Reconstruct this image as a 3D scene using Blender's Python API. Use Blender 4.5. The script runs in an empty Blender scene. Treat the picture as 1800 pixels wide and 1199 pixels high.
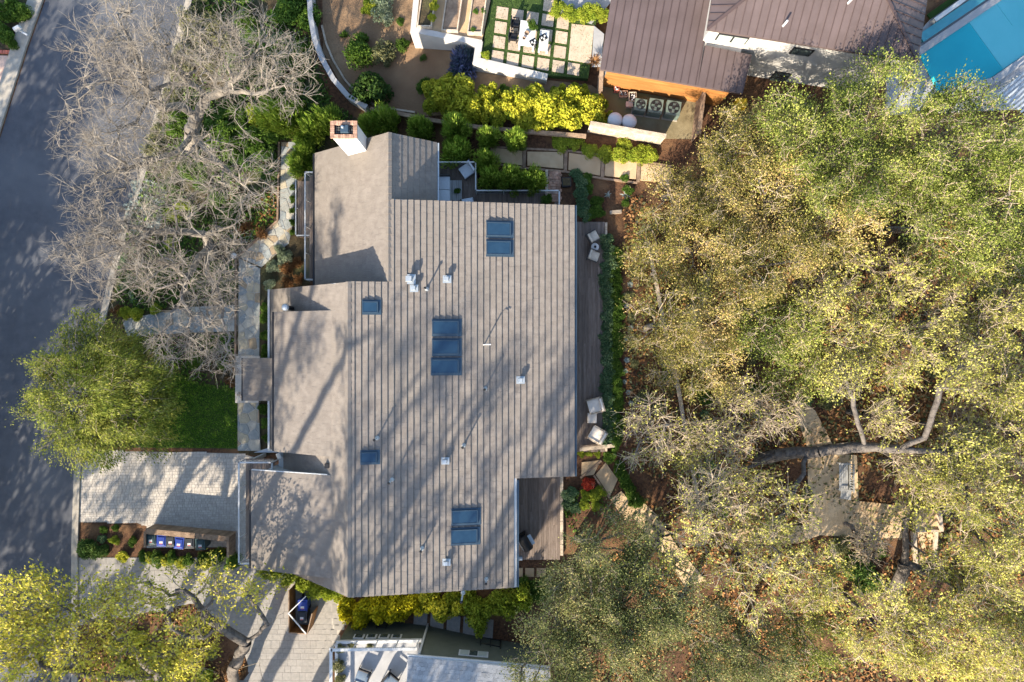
import bpy, bmesh, math, random
import numpy as np
from mathutils import Vector, Matrix

SC = bpy.context.scene
COL = SC.collection
R = math.radians

# ------------------------------------------------------------------ camera
ZC, F = 45.0, 1200.0                  # camera height (m), focal length in photo pixels (1800 wide)
cam_d = bpy.data.cameras.new('camera'); cam = bpy.data.objects.new('camera', cam_d); COL.objects.link(cam)
cam.location = (0, 0, ZC); cam.rotation_euler = (0, 0, 0)
cam_d.sensor_width = 36; cam_d.lens = 24; cam_d.clip_end = 500; cam_d.clip_start = 0.5
SC.camera = cam
# ------------------------------------------------------------------ world and sun
SUN_EL = 27.0
SDX, SDY = 0.47, 0.88                 # the way shadows fall on the ground
world = bpy.data.worlds.new('World'); SC.world = world; world.use_nodes = True
wn = world.node_tree
sky = wn.nodes.new('ShaderNodeTexSky'); sky.sky_type = 'NISHITA'; sky.sun_disc = False
sky.sun_elevation = R(SUN_EL); sky.sun_rotation = math.atan2(-SDX, -SDY)
bg = wn.nodes['Background']; bg.inputs['Strength'].default_value = 0.15
wn.links.new(sky.outputs['Color'], bg.inputs['Color'])
sun_d = bpy.data.lights.new('sun', 'SUN'); sun_d.energy = 5.0; sun_d.angle = R(0.55); sun_d.color = (1.0, 0.88, 0.71)
sun = bpy.data.objects.new('sun', sun_d); COL.objects.link(sun)
c, s = math.cos(R(SUN_EL)), math.sin(R(SUN_EL))
n = math.hypot(SDX, SDY)
sun.rotation_euler = Vector((SDX / n * c, SDY / n * c, -s)).to_track_quat('-Z', 'Y').to_euler()
sun.location = (-30, -60, 50)
SC.view_settings.view_transform = 'Standard'; SC.view_settings.look = 'None'
SC.view_settings.gamma = 1; SC.view_settings.exposure = 1.60

# ------------------------------------------------------------------ helpers
rng = np.random.default_rng(7)
rnd = random.Random(7)

def _hs(X):
    t = min(1, max(0, (X + 13) / 15)); return 3.0 * t * t * (3 - 2 * t)
def h(X):                              # ground height: street level in the west, 3 m higher in the east
    i = math.floor(X); f = X - i
    return _hs(i) * (1 - f) + _hs(i + 1) * f
def hv(X):
    X = np.asarray(X); i = np.floor(X); f = X - i
    g = lambda q: 3 * (lambda t: t * t * (3 - 2 * t))(np.clip((q + 13) / 15, 0, 1))
    return g(i) * (1 - f) + g(i + 1) * f
def W(px, py, z):                      # photo pixel at a known height -> place
    k = (ZC - z) / F
    return Vector(((px - 900) * k, (599.5 - py) * k, z))
def G(px, py, dz=0.0):                 # photo pixel of something that stands on the ground
    z = 1.5
    for _ in range(12):
        z = h((px - 900) * (ZC - z - dz) / F)
    return W(px, py, z + dz)

ROOT = {}
def tag(o, label=None, cat=None, group=None, kind=None):
    if label: o['label'] = label
    if cat: o['category'] = cat
    if group: o['group'] = group
    if kind: o['kind'] = kind
    return o
def thing(name, label, cat, loc=(0, 0, 0), rz=0, group=None):
    o = bpy.data.objects.new(name, None); COL.objects.link(o); o.empty_display_size = 0.2
    o.location = loc; o.rotation_euler = (0, 0, rz)
    return tag(o, label, cat, group)
def top(o):
    while o.parent: o = o.parent
    return o
def copy_tree(o, parent=None):
    c = o.copy(); COL.objects.link(c); c.parent = parent
    for ch in o.children: copy_tree(ch, c)
    return c
CH = {}
def clone(o, loc, rz=None, label=None, group=None, scale=None):
    c = copy_tree(o); c.location = loc
    if rz is not None: c.rotation_euler = (0, 0, rz)
    if label: c['label'] = label
    if group: c['group'] = group
    if scale is not None: c.scale = scale if hasattr(scale, '__len__') else (scale,) * 3
    return c
def link(me, name, mat, parent=None, world=True, smooth=False):
    if mat and not me.materials: me.materials.append(mat)
    o = bpy.data.objects.new(name, me); COL.objects.link(o)
    if parent is not None:
        o.parent = parent
    if smooth:
        me.polygons.foreach_set('use_smooth', [True] * len(me.polygons))
    return o

class MB:
    """collects geometry; build() links ONE mesh object. col = one random value per face (shade of the piece)"""
    def __init__(self): self.v = []; self.f = []; self.c = []
    def add(self, vs, fs, col=None):
        b = len(self.v); self.v += [tuple(p) for p in vs]; self.f += [tuple(b + i for i in q) for q in fs]
        self.c += [rnd.random() if col is None else col] * len(fs); return self
    def box(self, c, s, rz=0, col=None, taper=1.0, tilt=None):
        x, y, z = s[0] / 2, s[1] / 2, s[2] / 2; cr, sr = math.cos(rz), math.sin(rz); vs = []
        for dz in (-1, 1):
            k = taper if dz > 0 else 1
            for dx, dy in ((-1, -1), (1, -1), (1, 1), (-1, 1)):
                X, Y = dx * x * k, dy * y * k
                vs.append((c[0] + X * cr - Y * sr, c[1] + X * sr + Y * cr, c[2] + dz * z))
        return self.add(vs, [(0, 3, 2, 1), (4, 5, 6, 7), (0, 1, 5, 4), (1, 2, 6, 5), (2, 3, 7, 6), (3, 0, 4, 7)], col)
    def prism(self, poly, z0, z1, col=None):
        """poly: xy list; z0/z1: number or function(x,y)"""
        a = sum(poly[i][0] * poly[(i + 1) % len(poly)][1] - poly[(i + 1) % len(poly)][0] * poly[i][1] for i in range(len(poly)))
        if a < 0: poly = poly[::-1]
        f0 = z0 if callable(z0) else (lambda x, y: z0); f1 = z1 if callable(z1) else (lambda x, y: z1)
        n = len(poly); vs = [(p[0], p[1], f0(p[0], p[1])) for p in poly] + [(p[0], p[1], f1(p[0], p[1])) for p in poly]
        fs = [tuple(range(n - 1, -1, -1)), tuple(range(n, 2 * n))] + [(i, (i + 1) % n, n + (i + 1) % n, n + i) for i in range(n)]
        return self.add(vs, fs, col)
    def beam(self, a, b, w, t, col=None):
        """rectangular bar from a to b, w wide across (horizontal), t thick"""
        a = Vector(a); b = Vector(b); d = (b - a).normalized()
        s = d.cross(Vector((0, 0, 1)))
        if s.length < 1e-4: s = Vector((1, 0, 0))
        s.normalize(); u = s.cross(d).normalized(); vs = []
        for p in (a, b):
            for i, j in ((-1, -1), (1, -1), (1, 1), (-1, 1)): vs.append(p + s * (w / 2 * i) + u * (t / 2 * j))
        return self.add(vs, [(0, 1, 2, 3), (7, 6, 5, 4), (0, 4, 5, 1), (1, 5, 6, 2), (2, 6, 7, 3), (3, 7, 4, 0)], col)
    def tube(self, pts, rad, n=8, col=None, cap=True):
        pts = [Vector(p) for p in pts]
        if not hasattr(rad, '__len__'): rad = [rad] * len(pts)
        vs = []; fs = []
        for i, p in enumerate(pts):
            d = (pts[min(i + 1, len(pts) - 1)] - pts[max(i - 1, 0)])
            d = d.normalized() if d.length > 1e-6 else Vector((0, 0, 1))
            s = d.cross(Vector((0, 0, 1)) if abs(d.z) < .95 else Vector((1, 0, 0))).normalized(); u = s.cross(d)
            for k in range(n):
                a = 2 * math.pi * k / n; vs.append(p + s * (math.cos(a) * rad[i]) + u * (math.sin(a) * rad[i]))
        for i in range(len(pts) - 1):
            for k in range(n):
                fs.append((i * n + k, i * n + (k + 1) % n, (i + 1) * n + (k + 1) % n, (i + 1) * n + k))
        if cap:
            fs.append(tuple(range(n - 1, -1, -1))); fs.append(tuple((len(pts) - 1) * n + k for k in range(n)))
        return self.add(vs, fs, col)
    def lathe(self, c, prof, n=16, col=None):
        """profile [(r, z)] turned about a vertical axis through c"""
        vs = []; fs = []
        for r, z in prof:
            for k in range(n):
                a = 2 * math.pi * k / n; vs.append((c[0] + r * math.cos(a), c[1] + r * math.sin(a), c[2] + z))
        for i in range(len(prof) - 1):
            for k in range(n): fs.append((i * n + k, i * n + (k + 1) % n, (i + 1) * n + (k + 1) % n, (i + 1) * n + k))
        fs.append(tuple(range(n - 1, -1, -1))); fs.append(tuple((len(prof) - 1) * n + k for k in range(n)))
        return self.add(vs, fs, col)
    def build(self, name, mat, parent=None, bevel=0, smooth=False):
        me = bpy.data.meshes.new(name)
        off = Vector((0, 0, 0))
        if parent is not None and not parent.get('_local'):
            off = Vector(top(parent).location)
        v = [(p[0] - off[0], p[1] - off[1], p[2] - off[2]) for p in self.v]
        me.from_pydata(v, [], self.f)
        at = me.attributes.new('col', 'FLOAT', 'FACE'); at.data.foreach_set('value', self.c)
        if bevel:
            bm = bmesh.new(); bm.from_mesh(me)
            bmesh.ops.bevel(bm, geom=list(bm.edges), offset=bevel, segments=2, affect='EDGES', profile=.5)
            bm.to_mesh(me); bm.free()
        me.update()
        return link(me, name, mat, parent, smooth=smooth)

def mesh_np(name, V, Q, col=None):
    """V (n,3), Q (m,k) uniform polygons"""
    me = bpy.data.meshes.new(name); V = np.ascontiguousarray(V, dtype=np.float32); Q = np.ascontiguousarray(Q, dtype=np.int32)
    m, k = Q.shape
    me.vertices.add(len(V)); me.vertices.foreach_set('co', V.ravel())
    me.loops.add(m * k); me.loops.foreach_set('vertex_index', Q.ravel())
    me.polygons.add(m); me.polygons.foreach_set('loop_start', np.arange(0, m * k, k, dtype=np.int32))
    me.update(calc_edges=True)
    if col is not None:
        at = me.attributes.new('col', 'FLOAT', 'FACE'); at.data.foreach_set('value', np.ascontiguousarray(col, dtype=np.float32))
    return me

# ------------------------------------------------------------------ materials
def mat(name, c1, c2=None, scale=3.0, rough=.8, bump=0.0, bscale=None, metal=0.0, attr=0.0, orand=0.0, stretch=None, spec=.3,
        c3=None, translucent=0.0, detail=6, local=False, contrast=(.35, .65)):
    """noise between c1 and c2 (c3: larger stains); attr: per-piece shade; orand: per-object shade"""
    m = bpy.data.materials.new(name); m.use_nodes = True; nt = m.node_tree; N = nt.nodes; L = nt.links
    b = N['Principled BSDF']; b.inputs['Roughness'].default_value = rough; b.inputs['Metallic'].default_value = metal
    b.inputs['Specular IOR Level'].default_value = spec
    geo = N.new('ShaderNodeNewGeometry'); vec = geo.outputs['Position']
    if local:
        tc = N.new('ShaderNodeTexCoord'); vec = tc.outputs['Object']
    if stretch:
        mp = N.new('ShaderNodeMapping'); mp.inputs['Scale'].default_value = stretch; L.new(vec, mp.inputs['Vector']); vec = mp.outputs['Vector']
    rgb = N.new('ShaderNodeRGB'); rgb.outputs[0].default_value = (*c1, 1); out = rgb.outputs[0]
    if c2:
        no = N.new('ShaderNodeTexNoise'); no.inputs['Scale'].default_value = scale; no.inputs['Detail'].default_value = detail
        no.inputs['Roughness'].default_value = .65; L.new(vec, no.inputs['Vector'])
        mr = N.new('ShaderNodeMapRange'); mr.inputs['From Min'].default_value = contrast[0]; mr.inputs['From Max'].default_value = contrast[1]
        L.new(no.outputs['Fac'], mr.inputs['Value'])
        mx = N.new('ShaderNodeMix'); mx.data_type = 'RGBA'; L.new(mr.outputs['Result'], mx.inputs['Factor'])
        mx.inputs['A'].default_value = (*c1, 1); mx.inputs['B'].default_value = (*c2, 1); out = mx.outputs['Result']
    if c3:
        no = N.new('ShaderNodeTexNoise'); no.inputs['Scale'].default_value = scale * .13; no.inputs['Detail'].default_value = 4; L.new(vec, no.inputs['Vector'])
        mr = N.new('ShaderNodeMapRange'); mr.inputs['From Min'].default_value = .48; mr.inputs['From Max'].default_value = .68; L.new(no.outputs['Fac'], mr.inputs['Value'])
        mx = N.new('ShaderNodeMix'); mx.data_type = 'RGBA'; L.new(mr.outputs['Result'], mx.inputs['Factor'])
        L.new(out, mx.inputs['A']); mx.inputs['B'].default_value = (*c3, 1); out = mx.outputs['Result']
    for amt, src in ((attr, 'a'), (orand, 'o')):
        if not amt: continue
        if src == 'a':
            nd = N.new('ShaderNodeAttribute'); nd.attribute_name = 'col'; val = nd.outputs['Fac']
        else:
            nd = N.new('ShaderNodeObjectInfo'); val = nd.outputs['Random']
        mr = N.new('ShaderNodeMapRange'); mr.inputs['To Min'].default_value = 1 - amt; mr.inputs['To Max'].default_value = 1 + amt; L.new(val, mr.inputs['Value'])
        hs = N.new('ShaderNodeHueSaturation'); L.new(out, hs.inputs['Color']); L.new(mr.outputs['Result'], hs.inputs['Value']); out = hs.outputs['Color']
    L.new(out, b.inputs['Base Color'])
    if bump:
        nb = N.new('ShaderNodeTexNoise'); nb.inputs['Scale'].default_value = bscale or scale * 3; nb.inputs['Detail'].default_value = 8; L.new(vec, nb.inputs['Vector'])
        bp = N.new('ShaderNodeBump'); bp.inputs['Strength'].default_value = min(1, bump); bp.inputs['Distance'].default_value = .05
        L.new(nb.outputs['Fac'], bp.inputs['Height']); L.new(bp.outputs['Normal'], b.inputs['Normal'])
    if translucent:
        tr = N.new('ShaderNodeBsdfTranslucent'); L.new(out, tr.inputs['Color']); mxs = N.new('ShaderNodeMixShader'); mxs.inputs[0].default_value = translucent
        L.new(b.outputs[0], mxs.inputs[1]); L.new(tr.outputs[0], mxs.inputs[2]); L.new(mxs.outputs[0], N['Material Output'].inputs['Surface'])
    return m
def leafmat(name, c1, c2, c3=None, amt=.35, tr=.3):
    """leaves: two or three tones picked leaf by leaf"""
    m = bpy.data.materials.new(name); m.use_nodes = True; nt = m.node_tree; N = nt.nodes; L = nt.links
    b = N['Principled BSDF']; b.inputs['Roughness'].default_value = .65; b.inputs['Specular IOR Level'].default_value = .08
    at = N.new('ShaderNodeAttribute'); at.attribute_name = 'col'
    cr = N.new('ShaderNodeValToRGB'); e = cr.color_ramp.elements
    e[0].color = (*c1, 1); e[1].color = (*(c3 or c2), 1); e[0].position = .1; e[1].position = .95
    if c3: q = cr.color_ramp.elements.new(.6); q.color = (*c2, 1)
    L.new(at.outputs['Fac'], cr.inputs['Fac']); out = cr.outputs['Color']
    oi = N.new('ShaderNodeObjectInfo'); mr = N.new('ShaderNodeMapRange'); mr.inputs['To Min'].default_value = 1 - amt * .5; mr.inputs['To Max'].default_value = 1 + amt * .5
    L.new(oi.outputs['Random'], mr.inputs['Value']); hs = N.new('ShaderNodeHueSaturation'); L.new(mr.outputs['Result'], hs.inputs['Value']); L.new(out, hs.inputs['Color']); out = hs.outputs['Color']
    L.new(out, b.inputs['Base Color'])
    t = N.new('ShaderNodeBsdfTranslucent'); L.new(out, t.inputs['Color']); mx = N.new('ShaderNodeMixShader'); mx.inputs[0].default_value = tr
    L.new(b.outputs[0], mx.inputs[1]); L.new(t.outputs[0], mx.inputs[2]); L.new(mx.outputs[0], N['Material Output'].inputs['Surface'])
    return m

M = {}
M['asphalt'] = mat('asphalt', (0.060, 0.064, 0.076), (0.082, 0.086, 0.098), 1.2, .9, .5, 60, c3=(0.099, 0.104, 0.116))
M['concrete'] = mat('concrete', (0.269, 0.239, 0.197), (0.344, 0.311, 0.260), 2.5, .9, .35, 30)
M['pathconc'] = mat('path_concrete', (.42, .285, .16), (.51, .365, .22), 1.5, .9, .4, 25, c3=(.36, .25, .14), orand=.1)
M['mossy'] = mat('mossy_concrete', (.15, .12, .065), (.23, .19, .11), 1.2, .9, .4, 25, c3=(.13, .13, .05))
M['tan'] = mat('decomposed_granite', (0.483, 0.347, 0.200), (0.588, 0.441, 0.273), 2, .95, .5, 30, c3=(0.420, 0.294, 0.168))
M['mulch'] = mat('mulch', (.040, .020, .011), (.13, .062, .030), 6, .95, 1.0, 18, c3=(.16, .085, .04))
M['soil'] = mat('soil', (0.193, 0.122, 0.068), (0.270, 0.180, 0.103), 1.2, .95, .8, 9, c3=(0.155, 0.093, 0.051))
M['garden'] = mat('garden_soil', (.035, .028, .014), (.085, .06, .03), 3, .95, .9, 14, c3=(.05, .06, .02))
M['lawn'] = mat('lawn_soil', (0.025, 0.048, 0.009), (0.040, 0.070, 0.014), 5, .95, .6, 30)
M['paver'] = mat('paver', (0.346, 0.315, 0.276), (0.445, 0.403, 0.347), 5, .85, .3, 30, attr=.09)
M['paver_grey'] = mat('paver_grey', (0.213, 0.200, 0.182), (0.276, 0.254, 0.227), 5, .85, .3, 30, attr=.06)
M['joint'] = mat('joint_sand', (.30, .275, .235), (.37, .335, .29), 8, .95, .3)
M['flag'] = mat('flagstone', (0.317, 0.317, 0.304), (0.405, 0.396, 0.370), 3, .7, .4, 12)
_nt = M['flag'].node_tree; _b = _nt.nodes['Principled BSDF']; _src = _b.inputs['Base Color'].links[0].from_socket
_oi = _nt.nodes.new('ShaderNodeObjectInfo'); _cr = _nt.nodes.new('ShaderNodeValToRGB'); _cr.color_ramp.interpolation = 'CONSTANT'
for _i, (_p, _c) in enumerate(((0, (.66, .72, .74)), (.22, (1.0, .88, .66)), (.42, (.80, .80, .74)), (.6, (.70, .74, .72)), (.75, (.80, .62, .42)), (.88, (1.1, 1.02, .88)))):
    _e = _cr.color_ramp.elements[_i] if _i < 2 else _cr.color_ramp.elements.new(_p); _e.position = _p; _e.color = (*_c, 1)
_mx = _nt.nodes.new('ShaderNodeMix'); _mx.data_type = 'RGBA'; _mx.blend_type = 'MULTIPLY'; _mx.inputs['Factor'].default_value = 1
_nt.links.new(_oi.outputs['Random'], _cr.inputs['Fac']); _nt.links.new(_src, _mx.inputs['A']); _nt.links.new(_cr.outputs['Color'], _mx.inputs['B']); _nt.links.new(_mx.outputs['Result'], _b.inputs['Base Color'])
M['mortar'] = mat('mortar', (0.370, 0.343, 0.299), (0.440, 0.405, 0.352), 6, .9, .3)
M['shingle'] = mat('shingle', (0.149, 0.128, 0.110), (0.195, 0.170, 0.146), 2.5, .9, .35, 40, attr=.05, c3=(0.168, 0.146, 0.124))
M['shingle_grey'] = mat('shingle_grey', (0.257, 0.257, 0.257), (0.334, 0.334, 0.332), 4, .9, .35, 40, attr=.14)
M['metal_brown'] = mat('metal_roof', (0.077, 0.057, 0.054), (0.095, 0.071, 0.069), .8, .5, 0, metal=.0, attr=.05)
M['seam'] = mat('metal_seam', (0.062, 0.043, 0.041), rough=.45)
M['trim'] = mat('white_trim', (0.463, 0.463, 0.451), (0.515, 0.515, 0.502), 4, .6)
M['stucco'] = mat('white_stucco', (0.369, 0.352, 0.325), (0.425, 0.408, 0.380), 1.5, .9, .3, 30)
M['wallgrey'] = mat('grey_siding', (.30, .33, .35), (.36, .39, .41), 3, .8)
M['greenwall'] = mat('green_siding', (.085, .095, .070), (.105, .115, .088), 2, .8, .2, 20)
M['cedar'] = mat('cedar', (0.216, 0.087, 0.023), (0.308, 0.143, 0.044), 2.2, .6, .2, 15, stretch=(0.154, 0.515, 0.900), orand=.18)
M['deck'] = mat('deck_wood', (.13, .098, .078), (.21, .165, .135), 3, .8, .4, 20, stretch=(6, .5, 1), orand=.22)
M['deckx'] = mat('deck_wood_cross', (.13, .098, .078), (.21, .165, .135), 3, .8, .4, 20, stretch=(.5, 6, 1), orand=.22)
M['timber'] = mat('timber', (0.170, 0.111, 0.072), (0.289, 0.200, 0.132), 3, .9, .6, 14, orand=.2)
M['oldwood'] = mat('weathered_wood', (.32, .25, .18), (.50, .41, .31), 3, .9, .6, 14, orand=.15)
M['brick'] = mat('brick', (.30, .16, .105), (.42, .27, .19), 7, .9, .4, 20, orand=.25, attr=.25)
M['redbrick'] = mat('red_brick', (.34, .09, .06), (.45, .15, .10), 7, .9, .4, 20, orand=.2)
M['pinkconc'] = mat('pink_concrete', (.50, .33, .25), (.58, .41, .32), 2, .9, .3)
M['dark'] = mat('dark_metal', (.018, .018, .020), rough=.45, metal=.2)
M['black'] = mat('black_plastic', (.012, .012, .013), rough=.5)
M['flash'] = mat('skylight_frame', (.045, .075, .105), rough=.4, metal=.3)
M['glass'] = mat('skylight_glass', (0.012, 0.035, 0.066), (0.019, 0.048, 0.084), 1.2, .10, spec=.5)
M['winglass'] = mat('window_glass', (0.035, 0.048, 0.048), (0.061, 0.078, 0.074), 2, .08, spec=.6)
M['blind'] = mat('window_blind', (.32, .36, .33), rough=.5)
M['galv'] = mat('galvanised', (0.345, 0.383, 0.406), (0.429, 0.459, 0.474), 6, .4, metal=.5)
M['whitepl'] = mat('white_plastic', (0.463, 0.463, 0.457), rough=.35)
M['binblue'] = mat('bin_blue', (.008, .030, .20), (.010, .038, .25), 6, .45, orand=.15)
M['bingreen'] = mat('bin_green', (.018, .045, .050), (.025, .055, .060), 6, .45, orand=.15)
M['binblack'] = mat('bin_black', (.018, .022, .028), rough=.45)
M['red'] = mat('red_sticker', (.55, .05, .04), rough=.5)
M['acgreen'] = mat('ac_case', (.10, .14, .12), (.14, .18, .155), 5, .5, metal=.2)
M['cushion'] = mat('grey_cushion', (.50, .53, .56), (.56, .59, .62), 9, .9)
M['beige'] = mat('beige_cushion', (.46, .41, .34), (.54, .49, .41), 9, .9)
M['cream'] = mat('cream_cushion', (.62, .55, .47), (.72, .65, .56), 5, .9)
M['bluech'] = mat('slate_cushion', (.10, .14, .19), (.13, .17, .22), 5, .85)
M['wicker'] = mat('wicker', (.05, .045, .043), (.09, .08, .075), 40, .8)
M['teak'] = mat('grey_teak', (0.223, 0.223, 0.217), (0.298, 0.298, 0.285), 4, .8, stretch=(4.960, 0.620, 0.620), orand=.12)
M['pool'] = mat('pool_plaster', (.02, .55, .60), (.03, .60, .64), .5, .4)
M['poolpale'] = mat('pool_step_plaster', (.22, .72, .72), (.26, .76, .76), .5, .4)
M['spa'] = mat('spa_tile', (.05, .24, .29), (.07, .28, .33), 1.5, .4)
M['porcelain'] = mat('pool_deck_stone', (0.270, 0.270, 0.276), (0.321, 0.321, 0.321), 2, .7, orand=.06)
M['bark'] = mat('grey_bark', (.12, .10, .085), (.23, .195, .165), 4, .95, .9, 12)
M['barkpale'] = mat('pale_bark', (0.146, 0.126, 0.104), (0.221, 0.197, 0.168), 3.5, .95, .7, 12)
M['twig'] = mat('pale_twig', (0.204, 0.175, 0.142), (0.266, 0.237, 0.197), 3, .9)
M['twiggrey'] = mat('grey_twig', (.36, .31, .255), (.50, .44, .37), 3, .9)
M['twigolive'] = mat('olive_twig', (.17, .14, .095), (.28, .235, .17), 3, .9)
M['twigtan'] = mat('tan_twig', (.34, .265, .18), (.47, .38, .27), 3, .9)
M['barkdark'] = mat('dark_bark', (.060, .050, .043), (.15, .13, .11), 4, .95, .9, 12)
M['oak'] = leafmat('oak_leaves', (0.070, 0.083, 0.019), (0.318, 0.281, 0.074), (0.657, 0.466, 0.201))
M['oak2'] = leafmat('oak_leaves_green', (.045, .070, .013), (.215, .26, .050), (.46, .46, .12))
M['oakgrey'] = leafmat('live_oak_leaves', (0.053, 0.073, 0.024), (0.215, 0.237, 0.079), (0.485, 0.414, 0.172))
M['bud'] = leafmat('budding_leaves', (0.180, 0.189, 0.041), (0.494, 0.472, 0.101), (0.697, 0.629, 0.202))
M['budyel'] = leafmat('yellow_oak_leaves', (0.257, 0.257, 0.035), (0.537, 0.490, 0.064), (0.724, 0.642, 0.129))
M['willow'] = leafmat('willow_leaves', (0.086, 0.119, 0.016), (0.203, 0.230, 0.040), (0.328, 0.328, 0.072))
M['lime'] = leafmat('lime_leaves', (0.108, 0.162, 0.016), (0.383, 0.383, 0.032), (0.582, 0.527, 0.057), amt=.2)
M['yellow'] = leafmat('yellow_leaves', (0.215, 0.226, 0.013), (0.644, 0.569, 0.022), (0.859, 0.730, 0.054), amt=.2)
M['yelgrn'] = leafmat('yellowgreen_leaves', (.14, .20, .018), (.28, .33, .032), (.44, .44, .06), amt=.2)
M['bamboo'] = leafmat('feathery_leaves', (0.113, 0.200, 0.023), (0.251, 0.362, 0.046), (0.422, 0.498, 0.089))
M['green'] = leafmat('green_leaves', (0.039, 0.084, 0.012), (0.086, 0.152, 0.022), (0.157, 0.236, 0.042))
M['dkgreen'] = leafmat('dark_green_leaves', (.028, .062, .014), (.065, .12, .026), (.12, .18, .04))
M['bluegrn'] = leafmat('bluegreen_leaves', (0.059, 0.121, 0.051), (0.130, 0.201, 0.091), (0.227, 0.296, 0.143))
M['sage'] = leafmat('sage_leaves', (.12, .16, .09), (.20, .24, .15), (.32, .34, .22))
M['lav'] = leafmat('lavender_leaves', (.045, .085, .075), (.10, .12, .20), (.22, .22, .40))
M['redleaf'] = leafmat('red_leaves', (.22, .025, .015), (.45, .06, .03), (.55, .18, .12))
M['rust'] = leafmat('rust_leaves', (.10, .045, .018), (.20, .10, .04), (.33, .18, .075))
M['silver'] = leafmat('silver_leaves', (.20, .24, .21), (.30, .34, .30), (.42, .45, .40))
M['grass'] = leafmat('grass_blades', (.06, .15, .012), (.13, .27, .022), (.24, .38, .05), tr=.2)
M['olive'] = leafmat('olive_leaves', (.09, .10, .04), (.17, .17, .075), (.28, .27, .13))
M['litter'] = leafmat('leaf_litter', (.13, .06, .022), (.30, .14, .05), (.48, .26, .11), tr=.05)

# ------------------------------------------------------------------ the setting
def drape(name, poly, mat_, dz=.01, kind='structure', z=None, parent=None):
    """flat outline (world xy) laid over the terrain, cut every metre so that it follows it"""
    bm = bmesh.new(); vs = [bm.verts.new((p[0], p[1], 0)) for p in poly]; bm.faces.new(vs)
    x0 = math.floor(min(p[0] for p in poly)); x1 = math.ceil(max(p[0] for p in poly))
    if z is None:
        for x in range(x0, x1 + 1):
            bmesh.ops.bisect_plane(bm, geom=bm.verts[:] + bm.edges[:] + bm.faces[:], plane_co=(x, 0, 0), plane_no=(1, 0, 0), dist=1e-5)
        for v in bm.verts: v.co.z = h(v.co.x) + dz
    else:
        for v in bm.verts: v.co.z = z
    bmesh.ops.recalc_face_normals(bm, faces=bm.faces[:])
    bm.normal_update()
    if bm.faces and sum(f.normal.z for f in bm.faces) < 0: bmesh.ops.reverse_faces(bm, faces=bm.faces[:])
    me = bpy.data.meshes.new(name); bm.to_mesh(me); bm.free()
    o = link(me, name, mat_, parent)
    if parent is None: o['kind'] = kind
    return o
def gx(pts, dz=0.0): return [G(x, y, dz).to_2d() for x, y in pts]
def inside(x, y, poly):
    r = False; j = len(poly) - 1
    for i in range(len(poly)):
        xi, yi = poly[i][0], poly[i][1]; xj, yj = poly[j][0], poly[j][1]
        if (yi > y) != (yj > y) and x < (xj - xi) * (y - yi) / (yj - yi) + xi: r = not r
        j = i
    return r

# ground sheet with terrain lines every metre
gr = MB()
XS = [-110, -70, -40] + list(range(-30, 31)) + [40, 70, 110]; YS = [-110, -60, -30, -15, 0, 15, 30, 60, 110]
vs = [(x, y, h(x)) for y in YS for x in XS]; nx = len(XS)
gr.add(vs, [(j * nx + i, j * nx + i + 1, (j + 1) * nx + i + 1, (j + 1) * nx + i) for j in range(len(YS) - 1) for i in range(nx - 1)])
tag(gr.build('ground', M['mulch']), kind='structure')

# street: east edge follows the photo, west edge 9.6 m away
east = [(450, -400), (352, -60), (335, 0), (300, 130), (252, 310), (227, 380), (197, 500), (172, 610), (150, 720), (138, 840), (134, 960), (134, 1199), (134, 1700)]
west = [(200, -400), (96, -60), (80, 0), (50, 85), (20, 180), (-30, 340), (-80, 500), (-120, 720), (-135, 960), (-136, 1199), (-136, 1700)]
drape('road', gx(west) + gx(east)[::-1], M['asphalt'], .008)
def strip(name, line, w0, w1, z0, mat_, kind='structure', dzfun=None):
    P = [G(x, y) for x, y in line]; m = MB(); L_, R_ = [], []
    for i, p in enumerate(P):
        d = (P[min(i + 1, len(P) - 1)] - P[max(i - 1, 0)]).to_2d().normalized(); nrm = Vector((-d.y, d.x))
        L_.append((p.x + nrm.x * w0, p.y + nrm.y * w0)); R_.append((p.x + nrm.x * w1, p.y + nrm.y * w1))
    for i in range(len(P) - 1):
        m.prism([L_[i], R_[i], R_[i + 1], L_[i + 1]], lambda x, y: h(x) - .05, lambda x, y: h(x) + z0)
    return tag(m.build(name, mat_), kind=kind)
strip('gutter', east, -.32, 0, .018, M['concrete'])
strip('kerb', east, 0.0, .16, .13, M['concrete'])
strip('pavement', [(x - 2, y) for x, y in west], -.95, -.02, .14, M['concrete'])
# west verge: bed and brick-edged drive
drape('garden_bed', gx([(-60, -60), (86, -60), (56, 0), (38, 60), (28, 88), (-60, 84)]), M['garden'], .02)
drape('driveway_apron', gx([(-120, 96), (14, 98), (-2, 180), (-40, 330), (-120, 330)]), M['pinkconc'], .02)
bm_ = MB()
edge = [G(28, 92, .03), G(16, 150, .03), G(0, 190, .03), G(-30, 290, .03)]
band = thing('brick_border', 'red brick edging of the drive across the street', 'edging', edge[0])
for a, b in zip(edge[:-1], edge[1:]):
    n_ = max(1, int((b - a).length / .23))
    for k in range(n_):
        p = a.lerp(b, (k + .5) / n_); MB().box((p.x, p.y, p.z + .01), (.30, .21, .07), math.atan2((b - a).y, (b - a).x) + math.pi / 2).build('brick', M['redbrick'], band)
for k in range(8):
    p = G(26 - k * 8.2, 92 - k * .3, .03); MB().box((p.x, p.y, p.z + .01), (.28, .22, .07)).build('brick', M['redbrick'], band)

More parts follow.
